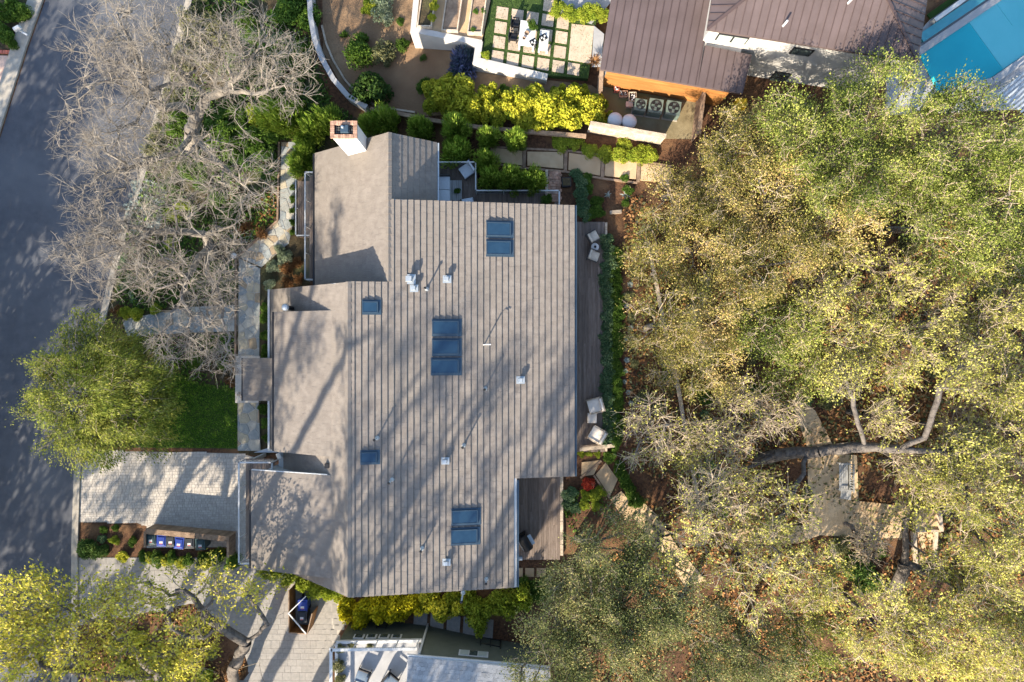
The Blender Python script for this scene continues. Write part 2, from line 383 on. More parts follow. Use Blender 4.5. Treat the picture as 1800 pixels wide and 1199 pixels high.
# garden beds, lawn, slopes
drape('front_garden', gx([(345, -60), (560, -60), (556, 100), (580, 180), (640, 215), (700, 240), (640, 262), (560, 270), (545, 500), (478, 520), (474, 800), (420, 800), (420, 790), (150, 785), (152, 720), (174, 610), (199, 500), (229, 380), (254, 310), (302, 130)]), M['garden'], .012)
drape('lawn', gx([(250, 640), (330, 672), (418, 690), (419, 788), (240, 786)]), M['lawn'], .018)
drape('slope', gx([(566, -60), (735, -60), (722, 60), (720, 78), (840, 100), (955, 140), (1040, 150), (1060, 165), (1040, 205), (840, 200), (730, 205), (650, 190), (600, 150), (568, 90)]), M['soil'], .012)
drape('mulch_bed', gx([(1066, 300), (1190, 300), (1190, 960), (1010, 990), (1000, 840), (1010, 400)]), M['mulch'], .012)
# tan paths under the oaks
drape('path', gx([(1418, 792), (1505, 800), (1508, 880), (1595, 890), (1595, 945), (1520, 945), (1440, 940), (1400, 955), (1280, 948), (1280, 930), (1420, 922)]), M['tan'], .10)
drape('path', gx([(1405, 700), (1432, 722), (1462, 780), (1418, 786), (1395, 720)]), M['tan'], .10)
drape('path', gx([(1200, 322), (1230, 318), (1300, 332), (1296, 362), (1240, 362), (1204, 350)]), M['tan'], .10)
drape('path', gx([(1128, 880), (1155, 905), (1190, 960), (1240, 1020), (1205, 1030), (1160, 970), (1110, 905)]), M['tan'], .10)

# driveways: sand bed + pavers
def pavers(name, poly_px, rot, w, hgt, mat_, dz=.03, bed=.012, gp=.007):
    poly = gx(poly_px); par = drape(name, poly, M['joint'], bed)
    cr, sr = math.cos(rot), math.sin(rot); loc = [(p[0] * cr + p[1] * sr, -p[0] * sr + p[1] * cr) for p in poly]
    x0, x1 = min(p[0] for p in loc), max(p[0] for p in loc); y0, y1 = min(p[1] for p in loc), max(p[1] for p in loc)
    m = MB(); y = y0; ri = 0
    while y < y1:
        hh = hgt * rnd.choice((.75, 1, 1, 1.25)); x = x0 - rnd.random() * w
        while x < x1:
            ww = w * rnd.choice((.7, 1, 1, 1.35)); cx, cy = x + ww / 2, y + hh / 2; X, Y = cx * cr - cy * sr, cx * sr + cy * cr
            if inside(X, Y, poly):
                z = h(X) + dz + rnd.uniform(-.003, .003); g = gp
                a, b = ww / 2 - g, hh / 2 - g; q = []
                for dx, dy in ((-a, -b), (a, -b), (a, b), (-a, b)): q.append((X + dx * cr - dy * sr, Y + dx * sr + dy * cr))
                vs = [(p[0], p[1], z - .016) for p in q] + [(X + (p[0] - X) * (1 - 2.2 * gp), Y + (p[1] - Y) * (1 - 2.2 * gp), z) for p in q]
                m.add(vs, [(4, 5, 6, 7), (0, 1, 5, 4), (1, 2, 6, 5), (2, 3, 7, 6), (3, 0, 4, 7)])
            x += ww
        y += hh; ri += 1
    o = m.build('pavers', mat_, par); o['kind'] = 'stuff'; return par
pavers('driveway', [(142, 792), (422, 797), (478, 812), (478, 990), (418, 985), (412, 962), (260, 962), (258, 925), (238, 918), (140, 918)], R(1), .22, .17, M['paver'])
pavers('driveway', [(138, 985), (420, 985), (478, 995), (600, 1042), (605, 1095), (583, 1140), (583, 1260), (380, 1260), (440, 1180), (420, 1120), (340, 1060), (138, 1100)], R(0), .55, .42, M['paver_grey'], gp=.004)
drape('garden_bed', gx([(145, 919), (239, 923), (239, 962), (143, 962)]), M['mulch'], .03)

# ------------------------------------------------------------------ flagstone walk (each stone a piece)
def clip(poly, nx_, ny_, d):             # keep nx*x+ny*y<=d
    out = []
    for i in range(len(poly)):
        a, b = poly[i], poly[(i + 1) % len(poly)]; da = nx_ * a[0] + ny_ * a[1] - d; db = nx_ * b[0] + ny_ * b[1] - d
        if da <= 0: out.append(a)
        if (da < 0) != (db < 0) and abs(da - db) > 1e-9:
            t = da / (da - db); out.append((a[0] + (b[0] - a[0]) * t, a[1] + (b[1] - a[1]) * t))
    return out
def flagstones(quads_px, size, dz):
    walk = None
    for qp in quads_px:
        q = [tuple(p) for p in gx(qp)]; a = sum(q[i][0] * q[(i + 1) % 4][1] - q[(i + 1) % 4][0] * q[i][1] for i in range(4))
        if a < 0: q = q[::-1]
        if walk is None: walk = drape('flagstone_walk', q, M['mortar'], dz)
        else: drape('mortar_bed', q, M['mortar'], dz, parent=walk)
        x0, x1 = min(p[0] for p in q), max(p[0] for p in q); y0, y1 = min(p[1] for p in q), max(p[1] for p in q)
        sd = [(x0 + (i + .5 + rnd.uniform(-.42, .42)) * size, y0 + (j + .5 + rnd.uniform(-.42, .42)) * size) for i in range(-1, int((x1 - x0) / size) + 2) for j in range(-1, int((y1 - y0) / size) + 2)]
        for i, s0 in enumerate(sd):
            cell = list(q)
            for j, s1 in enumerate(sd):
                if i == j or abs(s0[0] - s1[0]) + abs(s0[1] - s1[1]) > 4 * size or not cell: continue
                nx_, ny_ = s1[0] - s0[0], s1[1] - s0[1]; L_ = math.hypot(nx_, ny_); nx_ /= L_; ny_ /= L_
                cell = clip(cell, nx_, ny_, nx_ * (s0[0] + s1[0]) / 2 + ny_ * (s0[1] + s1[1]) / 2 - .022)
            if len(cell) < 3: continue
            cx = sum(p[0] for p in cell) / len(cell); cy = sum(p[1] for p in cell) / len(cell)
            cell = [(cx + (p[0] - cx) * .985, cy + (p[1] - cy) * .985) for p in cell]
            up = rnd.uniform(.018, .032)
            MB().prism(cell, lambda x, y: h(x) + dz - .01, lambda x, y: h(x) + dz + up).build('flagstone', M['flag'], walk)
flagstones([[(495, 250), (520, 250), (517, 385), (492, 385)], [(492, 385), (517, 385), (508, 428), (490, 384)],
            [(491, 386), (508, 428), (460, 470), (420, 452)], [(420, 454), (458, 472), (456, 640), (419, 640)]], .52, .03)
flagstones([[(215, 562), (225, 592), (330, 585), (330, 540)], [(330, 540), (330, 585), (418, 582), (418, 536)]], .55, .03)
flagstones([[(419, 706), (456, 706), (459, 792), (419, 792)]], .62, .10)
for pts, nm in (([(491, 250), (488, 388), (418, 452)], 'timber edging along the flagstone walk by the bare trees'), ([(415, 456), (414, 640)], 'timber edging between the front garden and the flagstone walk')):
    m = MB(); P = [G(x, y, .06) for x, y in pts]
    for a, b in zip(P[:-1], P[1:]): m.beam(a, b, .12, .16)
    tag(m.build('edging_timber', M['timber']), nm, 'edging')
# entry landing: three broad steps beside the porch
for k, (a, b, nm) in enumerate((((416, 625), (458, 640), 'pale stone step above the small porch roof'), ((417, 640), (458, 708), 'stone landing under the small porch roof'))):
    p, q = G(*a), G(*b)
    o = MB().box(((p.x + q.x) / 2, (p.y + q.y) / 2, .07 + .1 * k), (abs(q.x - p.x), abs(q.y - p.y) - .03, .14 + .2 * k)).build('stone_step', M['mortar'], None, bevel=.015)
    tag(o, nm, 'step')
post = thing('path_light', 'round white cap light on a post at the bend of the flagstone walk', 'light', G(418, 452))
b0 = G(418, 452); MB().tube([b0, b0 + Vector((0, 0, .6))], .05, 10).build('post', M['galv'], post)
MB().lathe(b0 + Vector((0, 0, .6)), [(.16, 0), (.2, .03), (.14, .09), (.02, .13)], 16).build('cap', M['whitepl'], post)

# ------------------------------------------------------------------ the house
house = thing('house', 'large house with a tan shingle roof, skylights and white chimney beside the paver driveway', 'house', (-5, 0, 0))
RX, RZ = -8.88, 8.0                                        # main ridge
pR = lambda x, y=0: RZ - .1685 * (x - RX)                  # broad east slope
pL = lambda x, y=0: RZ - .891 * (RX - x)                   # steep west slope
WX = -6.75; WZ = pR(WX)                                    # ridge of the north wing
pWL = lambda x, y=0: WZ - .80 * (WX - x)
pWR = lambda x, y=0: WZ - .80 * (x - WX)
pD1 = lambda x, y=0: 6.95 - .50 * (-10.06 - x)             # dormer over the entry
pD2 = lambda x, y=0: 6.95 - .317 * (-10.06 - x)            # dormer over the garage
rect = lambda x0, x1, y0, y1: [(x0, y0), (x1, y0), (x1, y1), (x0, y1)]
wall = lambda poly, z0, z1, m='wallgrey': MB().prism(poly, z0, z1).build('wall', M[m], house)
lo = lambda f, d=.22: (lambda x, y: f(x, y) - d)
wall(rect(RX, WX, -7.4, 3.0), -.3, lo(pR)); wall(rect(WX + .01, 3.1, -7.4, 7.4), -.3, lo(pR)); wall(rect(RX, -.2, -13.4, -7.41), -.3, lo(pR))
wall(rect(-14.4, RX - .01, -13.3, 2.7), -.3, lo(pL), 'wallgrey')
wall(rect(-11.6, WX, 2.71, 11.0), -.3, lo(pWL)); wall(rect(WX + .01, -4.7, 7.41, 11.0), -.3, lo(pWR))
wall(rect(-13.6, -10.3, -6.2, 1.45), 2.2, lo(pD1)); wall(rect(-14.75, -10.3, -12.95, -7.75), -.2, lo(pD2))

def roof(name, poly, f, xt, xb, yr, e=.346, butt=.06, tile=.34, label=None):
    slab = MB().prism(poly, lo(f, .2), f).build(name, M['trim'] if label is None else M['trim'], house)
    s_ = 1 if xb > xt else -1; n_ = max(1, round(abs(xb - xt) / e)); e = abs(xb - xt) / n_
    for i in range(n_):
        a = xt + s_ * e * i; b = a + s_ * e; m = MB(); y0, y1 = yr((a + b) / 2)
        y = y0 - rnd.random() * tile
        while y < y1:
            w = tile * rnd.uniform(.75, 1.25); ya, yb = max(y, y0), min(y + w, y1)
            if yb - ya > .02:
                j = rnd.uniform(-.004, .005); g = .0022; t = butt + j * 1.3
                za, zb = f(a) + .008 + j, f(b) + t
                vs = [(a, ya + g, za), (a, yb - g, za), (b, yb - g, zb), (b, ya + g, zb), (b, ya + g, f(b) + .002), (b, yb - g, f(b) + .002), (a, ya + g, f(a) + .002), (a, yb - g, f(a) + .002)]
                fs = [(0, 3, 2, 1), (3, 4, 5, 2), (0, 6, 4, 3), (1, 2, 5, 7)]
                if s_ < 0: fs = [q[::-1] for q in fs]
                m.add(vs, fs)
            y += w
        if m.v: m.build('shingle_course', M['shingle'], slab)
    return slab
def yR(x):
    if x < WX: return -13.9, 3.24
    if x < .257: return -13.9, 7.77
    return -7.75, 7.77
roofR = roof('roof', [(RX, -13.9), (.257, -13.9), (.257, -7.75), (3.58, -7.75), (3.58, 7.77), (WX, 7.77), (WX, 3.24), (RX, 3.24)], pR, RX, 3.58, yR, butt=.075)
def yL(x):
    return (-6.75 if x < -13.75 else -13.88), 3.2
roofL = roof('roof', [(RX, 3.2), (-15.05, 3.2), (-15.05, -6.75), (-13.75, -6.75), (-13.75, -13.88), (RX, -13.88)], pL, RX, -15.05, yL, e=.29, butt=.03)
roofWL = roof('roof', rect(-12.0, WX, 3.22, 11.43), pWL, WX, -12.0, lambda x: (3.22, 11.43), e=.30, butt=.03)
roofWR = roof('roof', rect(WX, -4.32, 7.2, 11.43), pWR, WX, -4.32, lambda x: (7.2, 11.43), e=.31, butt=.045)
roofD1 = roof('dormer_roof', rect(-13.93, -10.06, -6.47, 1.71), pD1, -10.06, -13.93, lambda x: (-6.47, 1.71), e=.32, butt=.03)
roofD2 = roof('dormer_roof', rect(-15.15, -10.06, -13.24, -7.5), pD2, -10.06, -15.15, lambda x: (-13.24, -7.5), e=.33, butt=.03)
def caps(x, z, y0, y1, sl, sr, par):
    n_ = int((y1 - y0) / .37); L_ = (y1 - y0) / n_; w = .17
    for i in range(n_):
        a = y0 + i * L_; b = a + L_ + .02; u0, u1 = .045, .085 + rnd.uniform(-.006, .006); t = .03
        vs = []
        for yy, u in ((a, u1), (b, u0)):
            vs += [(x - w, yy, z - sl * w + u), (x, yy, z + u + .02), (x + w, yy, z - sr * w + u), (x - w, yy, z - sl * w + u - t - .03), (x + w, yy, z - sr * w + u - t - .03)]
        MB().add(vs, [(0, 1, 6, 5), (1, 2, 7, 6), (0, 3, 4, 2, 1), (0, 5, 8, 3), (2, 4, 9, 7), (5, 6, 7, 9, 8)]).build('ridge_cap', M['shingle'], par)
caps(RX, RZ, -13.85, 3.2, .891, .1685, roofR)
caps(WX, WZ, 3.25, 11.4, .80, .35, roofWL)
# gutters, fascias and downpipes
def bar(name, a, b, w, t, m, par): return MB().beam(a, b, w, t).build(name, M[m], par)
bar('gutter', (3.66, -7.75, pR(3.6) - .06), (3.66, 7.77, pR(3.6) - .06), .10, .11, 'flash', house)
bar('gutter', (.335, -13.9, pR(.3) - .06), (.335, -7.86, pR(.3) - .06), .10, .11, 'flash', house)
bar('gutter', (-12.08, 3.4, pWL(-12.0) - .05), (-12.08, 11.4, pWL(-12.0) - .05), .10, .11, 'dark', house)
bar('gutter', (-4.24, 7.9, pWR(-4.32) - .05), (-4.24, 11.4, pWR(-4.32) - .05), .08, .10, 'galv', house)
bar('gutter', (-14.0, -6.45, pD1(-13.93) - .05), (-14.0, 1.7, pD1(-13.93) - .05), .10, .11, 'dark', house)
bar('gutter', (-15.22, -13.2, pD2(-15.15) - .05), (-15.22, -7.5, pD2(-15.15) - .05), .10, .11, 'dark', house)
bar('fascia', (-15.12, -6.7, 2.50), (-15.12, 3.2, 2.50), .12, .2, 'trim', house)
bar('fascia', (-15.1, -7.47, pD2(-15.1) - .07), (-10.3, -7.47, pD2(-10.3) - .07), .04, .16, 'trim', house)
bar('fascia', (-13.72, -6.8, 4.55), (-14.45, -7.1, 3.0), .34, .06, 'trim', house)
MB().prism([(-16.1, -6.95), (-14.45, -6.45), (-14.45, -6.95)], 2.2, 2.45).build('entry_canopy', M['wallgrey'], house)
# skylights
def skylight(x0, y0, x1, y1, par=house, f=pR):
    za = f((x0 - 900) / 32.) + .15
    A = W(x0, y1, 7.3); B = W(x1, y0, 7.3)
    for _ in range(4):
        z = f((A.x + B.x) / 2) + .15; A = W(x0, y1, z); B = W(x1, y0, z)
    r = MB().prism(rect(A.x, B.x, A.y, B.y), lo(f, -.01), lo(f, -.17)).build('skylight', M['flash'], house)
    m = MB()
    m.prism(rect(A.x - .02, B.x + .16, A.y - .10, A.y - .002), lo(f, -.02), lo(f, -.085)); m.prism(rect(A.x - .02, B.x + .16, B.y + .002, B.y + .10), lo(f, -.02), lo(f, -.085))
    m.prism(rect(B.x + .002, B.x + .16, A.y, B.y), lo(f, -.02), lo(f, -.085)); m.build('flashing', M['flash'], r)
    MB().prism(rect(A.x + .06, B.x - .06, A.y + .055, B.y - .055), lo(f, -.168), lo(f, -.185)).build('pane', M['glass'], r)
    m = MB(); b = .05
    for q in (rect(A.x, B.x, A.y, A.y + b), rect(A.x, B.x, B.y - b, B.y), rect(A.x, A.x + b, A.y + b, B.y - b), rect(B.x - b, B.x, A.y + b, B.y - b)): m.prism(q, lo(f, -.172), lo(f, -.20))
    m.build('frame', M['galv'] if False else M['flash'], r)
for q in ((855, 391, 898, 415), (855, 424, 898, 448), (760, 564, 806, 588), (760, 598, 806, 623), (758, 632, 806, 657), (637, 530, 664, 550), (634, 795, 662, 814), (794, 897, 840, 921), (793, 931, 839, 956)):
    skylight(*q)
# roof vents: low hooded boxes and pipes
def onR(px, py):
    p = W(px, py, 7)
    for _ in range(4): p = W(px, py, pR(p.x) + .05)
    return p
def hood(px, py, w, mt='galv'):
    p = onR(px, py); r = MB().box((p.x, p.y, p.z + .03), (w * 1.7, w * 1.5, .025)).build('roof_vent', M['galv'], house)
    MB().tube([(p.x, p.y, p.z), (p.x, p.y, p.z + w * .9)], w * .36, 12).build('collar', M['galv'], r)
    m = MB(); m.box((p.x - .02, p.y, p.z + w * 1.1), (w * 1.05, w * .95, w * .45), taper=.8); m.build('hood', M[mt], r)
def pipe(px, py, ht, rr=.045, cap=True):
    p = onR(px, py); r = MB().tube([(p.x, p.y, p.z - .05), (p.x, p.y, p.z + ht)], rr, 10).build('vent_pipe', M['wallgrey'], house)
    MB().lathe(p, [(rr * 3, -.02), (rr * 2.2, .05), (rr * 1.15, .12)], 12).build('flashing', M['galv'], r)
    if cap: MB().lathe(p + Vector((0, 0, ht)), [(rr * 1.5, -.03), (rr * 1.7, .02), (rr * .5, .07)], 12).build('cap', M['dark'], r)
for x, y, w in ((721, 491, .36), (728, 507, .27), (786, 491, .28), (915, 668, .28), (783, 810, .26), (785, 988, .26)): hood(x, y, w)
for x, y, ht in ((750, 508, .7), (853, 683, .85), (663, 770, .8), (689, 843, 1.0), (815, 783, .8), (742, 964, .6), (855, 1018, .75), (814, 1042, 1.35)): pipe(x, y, ht)
p = onR(855, 606); MB().tube([p + Vector((-.12, 0, 0)), p + Vector((-.12, 0, .9)), p + Vector((0, .02, 1.0)), p + Vector((.28, .02, .95))], .035, 8).build('vent_pipe', M['whitepl'], house)
# flue on the west slope, small box vent
p = W(497, 545, 5.6); fl = MB().tube([(-13.1, 1.95, 4.0), (-13.1, 1.95, 5.5)], .13, 14).build('stove_flue', M['black'], house)
MB().lathe((-13.1, 1.95, 5.5), [(.2, 0), (.22, .06), (.16, .18), (.05, .22)], 16).build('cap', M['galv'], fl)
MB().box((-10.35, -6.98, 6.75), (.24, .26, .3)).build('roof_vent', M['dark'], house)
# chimney
ch = MB().box((-8.85, 11.12, 7.0), (1.28, .78, 4.0)).build('chimney', M['trim'], house)
for i in range(8):
    for sx in (-1, 1): MB().box((-8.85 + sx * .60, 10.72 + i * .115, 9.06), (.21, .105, .11)).build('brick', M['brick'], ch)
for i in range(9):
    for sy in (-1, 1): MB().box((-8.85 - .46 + i * .115, 11.12 + sy * .36, 9.06), (.105, .21, .11)).build('brick', M['brick'], ch)
m = MB()
for i in range(11):
    for j in range(6): m.box((-9.42 + i * .115, 10.81 + j * .125, 8.94), (.108, .118, .12))
m.build('brick_crown', M['brick'], ch)
MB().box((-8.80, 11.14, 9.16), (.46, .42, .14), taper=.85).build('flue_cover', M['flash'], ch); MB().lathe((-8.88, 11.2, 9.2), [(.07, 0), (.07, .1), (.02, .12)], 10).build('cap', M['galv'], ch)
# porch roof
pr = MB().prism(rect(-16.55, -14.7, -3.68, -1.05), 2.86, 3.0).build('porch_roof', M['trim'], house)
for i in range(6):
    m = MB(); a = -14.7 - i * .308; y = -3.68
    while y < -1.06:
        w = min(.34, -1.05 - y); m.prism(rect(a - .308, a, y + .003, y + w - .003), 3.001, 3.03 + .01 * rnd.random()); y += .34
    m.build('shingle_course', M['shingle'], pr)
bar('gutter', (-16.61, -3.68, 2.95), (-16.61, -1.05, 2.95), .08, .1, 'dark', house)
for y in (-1.25, -3.48): MB().box((-16.4, y, 1.43), (.14, .14, 2.86)).build('porch_post', M['trim'], house)
# gas or electric meter by the lower deck: a cylinder on a mount, no lamp
p = W(919, 982, 4.0); mt_ = MB().tube([(.36, p.y, 3.9), (.62, p.y, 3.9)], .15, 14).build('wall_meter', M['galv'], house); MB().box((.0, p.y, 3.9), (.4, .2, .3)).build('mount', M['dark'], mt_)

# ------------------------------------------------------------------ decks and railings
def planks(par, x0, x1, y0, y1, z, along='y', w=.145, seg=3.6, t=.04):
    if along == 'y':
        n_ = max(1, round((x1 - x0) / w)); w = (x1 - x0) / n_
        for i in range(n_):
            cuts = [y0]; y = y0 + rnd.uniform(.5, 1) * seg
            while y < y1 - .6: cuts.append(y); y += seg
            cuts.append(y1)
            for a, b in zip(cuts[:-1], cuts[1:]): MB().box((x0 + (i + .5) * w, (a + b) / 2, z - t / 2 + rnd.uniform(-.003, .003)), (w - .012, b - a - .008, t)).build('plank', M['deck'], par)
    else:
        n_ = max(1, round((y1 - y0) / w)); w = (y1 - y0) / n_
        for i in range(n_): MB().box(((x0 + x1) / 2, y0 + (i + .5) * w, z - t / 2 + rnd.uniform(-.003, .003)), (x1 - x0 - .008, w - .012, t)).build('plank', M['deckx'], par)
def frame(par, x0, x1, y0, y1, z, z0):
    MB().prism(rect(x0 + .03, x1 - .03, y0 + .03, y1 - .03), z0, z - .045).build('joist_frame', M['timber'], par)
def railing(par, pts, ht, m='trim', gap=1.6, w=.07, cables=4):
    pts = [Vector(p) for p in pts]
    for a, b in zip(pts[:-1], pts[1:]):
        up = Vector((0, 0, ht)); d = (b - a).normalized() * .035
        MB().beam(a + up - d, b + up + d, w, .05).build('top_rail', M[m], par)
        n_ = max(1, round((b - a).length / gap))
        for k in range(n_):
            q = a.lerp(b, k / n_); MB().box((q.x, q.y, q.z + ht / 2 - .015), (.05, .05, ht - .03)).build('post', M[m], par)
        if cables:
            mm = MB()
            for k in range(cables): zz = Vector((0, 0, ht * (k + 1) / (cables + 1))); mm.tube([a + zz, b + zz], .006, 4)
            mm.build('cable', M['galv'], par)
    q = pts[-1]; MB().box((q.x, q.y, q.z + ht / 2 - .015), (.05, .05, ht - .03)).build('post', M[m], par)
dk = thing('deck', 'dark plank deck with grey sofa and coffee table north of the roof', 'deck', (-2, 9, 3.0)); frame(dk, -4.69, 2.9, 7.42, 9.1, 3.0, 1.2); frame(dk, -4.69, -2.12, 9.1, 10.81, 3.0, .9)
planks(dk, -4.69, -2.12, 7.42, 10.81, 3.0); planks(dk, -2.11, 2.9, 7.42, 9.1, 3.0, 'y')
railing(dk, [(-4.6, 10.75, 3), (-2.18, 10.75, 3), (-2.18, 9.04, 3), (2.84, 9.04, 3), (2.84, 7.6, 3)], 1.0)
dk2 = thing('deck', 'long narrow plank deck along the east eave with two seating groups', 'deck', (4.4, 0, 3.2)); frame(dk2, 3.11, 5.7, -6.8, 7.3, 3.2, 2.7); planks(dk2, 3.11, 5.68, -6.8, 7.3, 3.2)
for a, b in ((7.25, 2.5), (2.45, -2.2), (-2.25, -6.75)): MB().box((5.76, (a + b) / 2, 3.19), (.13, a - b, .16)).build('edge_timber', M['oldwood'], dk2)
dk3 = thing('deck', 'square plank deck with a barbecue in the notch of the roof', 'deck', (1.4, -10, 3.2)); frame(dk3, -.19, 2.96, -13.4, -7.42, 3.2, 2.3); planks(dk3, -.19, 2.94, -13.4, -7.42, 3.2)
for i in range(8): MB().box((3.04, -7.9 - i * .70, 3.12), (.18, .68, .22)).build('edge_block', M['oldwood'], dk3)
bl = thing('balcony', 'plank balcony with white rail over the garage front', 'balcony', (-15.5, -10, 2.7)); frame(bl, -16.5, -14.76, -13.5, -7.3, 2.7, 2.45); planks(bl, -16.5, -14.77, -13.5, -7.3, 2.7)
for y in (-13.3, -10.4, -7.5): MB().box((-16.3, y, 1.22), (.2, .2, 2.45)).build('support_post', M['trim'], bl)
railing(bl, [(-14.5, -7.75, 2.7), (-14.5, -7.34, 2.7), (-16.5, -7.34, 2.7), (-16.5, -13.45, 2.7), (-14.85, -13.45, 2.7)], 1.05, w=.09)
fb = thing('balcony', 'narrow plank balcony with white rail beside the flagstone walk', 'balcony', (-12.3, 7, 1.3)); frame(fb, -12.97, -11.61, 3.85, 10.6, 1.3, .1); planks(fb, -12.97, -11.61, 3.85, 10.6, 1.3)
railing(fb, [(-11.8, 10.55, 1.3), (-12.93, 10.55, 1.3), (-12.93, 3.85, 1.3), (-11.7, 3.85, 1.3)], 1.05, w=.08)
fl_ = thing('landing', 'low plank landing with a white edge next to the flagstone walk', 'landing', (-13.5, 8, .6)); frame(fl_, -13.95, -12.99, 6.76, 10.4, .6, .0); planks(fl_, -13.95, -12.99, 6.76, 10.4, .6)
railing(fl_, [(-13.92, 10.4, .6), (-13.92, 6.8, .6), (-13.0, 6.8, .6)], .45, cables=0, w=.07)

# ------------------------------------------------------------------ paths of slabs with timber risers
def slabs(name, quads, mt, dz=.05, gap_mat='timber'):
    par = None
    for q in quads:
        poly = gx(q)
        if par is None: par = tag(MB().prism(poly, lambda x, y: h(x) - .2, lambda x, y: h(x) + dz - .03).build(name, M['timber']), kind='structure')
        cx = sum(p[0] for p in poly) / 4; cy = sum(p[1] for p in poly) / 4
        MB().prism([(cx + (p[0] - cx) * .97, cy + (p[1] - cy) * .97) for p in poly], lambda x, y: h(x) - .1, lambda x, y: h(x) + dz).build('slab', M[mt], par)
    return par
up = slabs('path', [[(862, 260), (919, 266), (919, 292), (860, 284)], [(926, 267), (991, 268), (991, 298), (926, 292)], [(999, 269), (1057, 277), (1055, 310), (998, 300)], [(1063, 278), (1120, 286), (1118, 316), (1061, 310)], [(1126, 287), (1180, 296), (1180, 322), (1124, 318)]], 'pathconc', .12)
for x, a, b in ((922.5, 264, 295), (995, 266, 302), (1060, 275, 312), (1123, 284, 320)):
    MB().beam(G(x, a, .10), G(x - 1.5, b, .10), .2, .16).build('riser_timber', M['timber'], up)
for pts in ([(862, 259), (992, 265), (1060, 273), (1180, 293)], [(860, 288), (925, 296), (993, 302), (1058, 314), (1120, 322)]):
    for a, b in zip(pts[:-1], pts[1:]): MB().beam(G(*a, .06), G(*b, .06), .12, .18).build('edge_timber', M['timber'], up)
lp = slabs('path', [[(1022, 812), (1056, 808), (1044, 834), (1021, 838)], [(1046, 834), (1064, 812), (1086, 842), (1072, 873)], [(1072, 877), (1092, 862), (1122, 900), (1102, 920)]], 'pathconc', .10)
MB().beam(G(1044, 836, .1), G(1072, 876, .1), .12, .16).build('edge_timber', M['timber'], lp); MB().beam(G(1057, 810, .1), G(1020, 840, .1), .12, .14).build('edge_timber', M['timber'], lp)
st = slabs('path', [[(912, 998), (919, 998), (919, 1014), (912, 1014)], [(923, 998), (939, 998), (939, 1014), (923, 1014)], [(943, 998), (960, 998), (960, 1014), (943, 1014)]], 'pathconc', .06)
# brick steps from the deck to the path
bs = thing('brick_step', 'dark brick steps beside the deck and black planter', 'steps', G(974, 330))
for k in range(4):
    for i in range(5):
        for j in range(3):
            p = G(965 + i * 4.6 + (j % 2) * 2, 305 + k * 13 + j * 4.4); MB().box((p.x, p.y, p.z + .02 + .02 * (3 - k)), (.155, .145, .18 + .04 * (3 - k)), rnd.uniform(-.03, .03)).build('brick', M['brick'], bs)
tag(MB().beam(G(961, 299, .08), G(961, 352, .08), .16, .22).build('edging_timber', M['oldwood']), 'upright-grained timber edge beside the brick steps', 'edging')
# retaining wall of timber on the north boundary, curved white wall
rw = thing('retaining_wall', 'brown timber retaining wall behind the feathery shrubs', 'wall', G(860, 215))
pts = [(652, 192), (700, 200), (760, 212), (840, 224), (930, 232), (1030, 240)]
for a, b in zip(pts[:-1], pts[1:]):
    for k in range(3): MB().beam(G(*a, .15 + .24 * k), G(*b, .15 + .24 * k), .24, .23).build('timber', M['timber'], rw)
cw = thing('garden_wall', 'curved white stucco wall between the bare trees and the dirt slope', 'wall', G(600, 120))
pts = [(551, -60), (551, 0), (553, 40), (560, 80), (572, 112), (592, 148), (618, 178), (650, 197)]
for a, b in zip(pts[:-1], pts[1:]):
    A, B = G(*a), G(*b); MB().beam(A + Vector((0, 0, .4)), B + Vector((0, 0, .4)), .26, 1.0).build('wall_section', M['stucco'], cw); MB().beam(A + Vector((0, 0, .93)), B + Vector((0, 0, .93)), .32, .06).build('coping', M['porcelain'], cw)
pts = [(566, 45), (574, 78), (586, 106), (606, 140), (632, 170), (664, 188), (730, 198)]
sw = thing('edging_kerb', 'thin curved concrete kerb inside the white garden wall', 'edging', G(600, 130))
for a, b in zip(pts[:-1], pts[1:]): MB().beam(G(*a, .05), G(*b, .05), .12, .16).build('kerb_section', M['oldwood'], sw)

# ------------------------------------------------------------------ neighbour to the north
def onp(px, py, f, z=7):
    p = W(px, py, z)
    for _ in range(8): p = W(px, py, f(p.x, p.y))
    return p
nh = thing('house', 'white stucco house with brown standing-seam metal roofs and cedar wall', 'house', (12, 18, 3))
def seamed(par, name, poly, f, org, dirv, step=.43, th=.06):
    """roof plane of metal panels; dirv: unit vector along the eave"""
    base = MB().prism(poly, lo(f, .16), f).build(name, M['metal_brown'], par)
    ss = [(p[0] - org[0]) * dirv[0] + (p[1] - org[1]) * dirv[1] for p in poly]; s0, s1 = min(ss), max(ss); k = s0
    while k < s1 - .02:
        o = dirv[0] * org[0] + dirv[1] * org[1]
        q = clip(clip(poly, -dirv[0], -dirv[1], -(k + .012) - o), dirv[0], dirv[1], min(k + step, s1) - .012 + o)
        if len(q) > 2: MB().prism(q, lo(f, -.002), lo(f, -.022)).build('metal_panel', M['metal_brown'], base)
        if k > s0 + .01:
            q = clip(clip(poly, -dirv[0], -dirv[1], -(k - .018) - o), dirv[0], dirv[1], k + .018 + o)
            if len(q) > 2: MB().prism(q, lo(f, -.003), lo(f, -.062)).build('seam', M['seam'], base)
        k += step
    return base
A, B = W(1055, 122, 6.3), W(1305, 165, 6.3); e_ = (B - A).to_2d().normalized(); nN = Vector((-e_.y, e_.x))
fl1 = lambda x, y: 6.3 + .10 * ((x - A.x) * nN.x + (y - A.y) * nN.y)
P = lambda x, y: tuple(onp(x, y, fl1).to_2d())
s_spl = P(1240, 80); L_ = ((s_spl[0] - A.x) * e_.x + (s_spl[1] - A.y) * e_.y)
spl = (A.x + e_.x * L_, A.y + e_.y * L_)
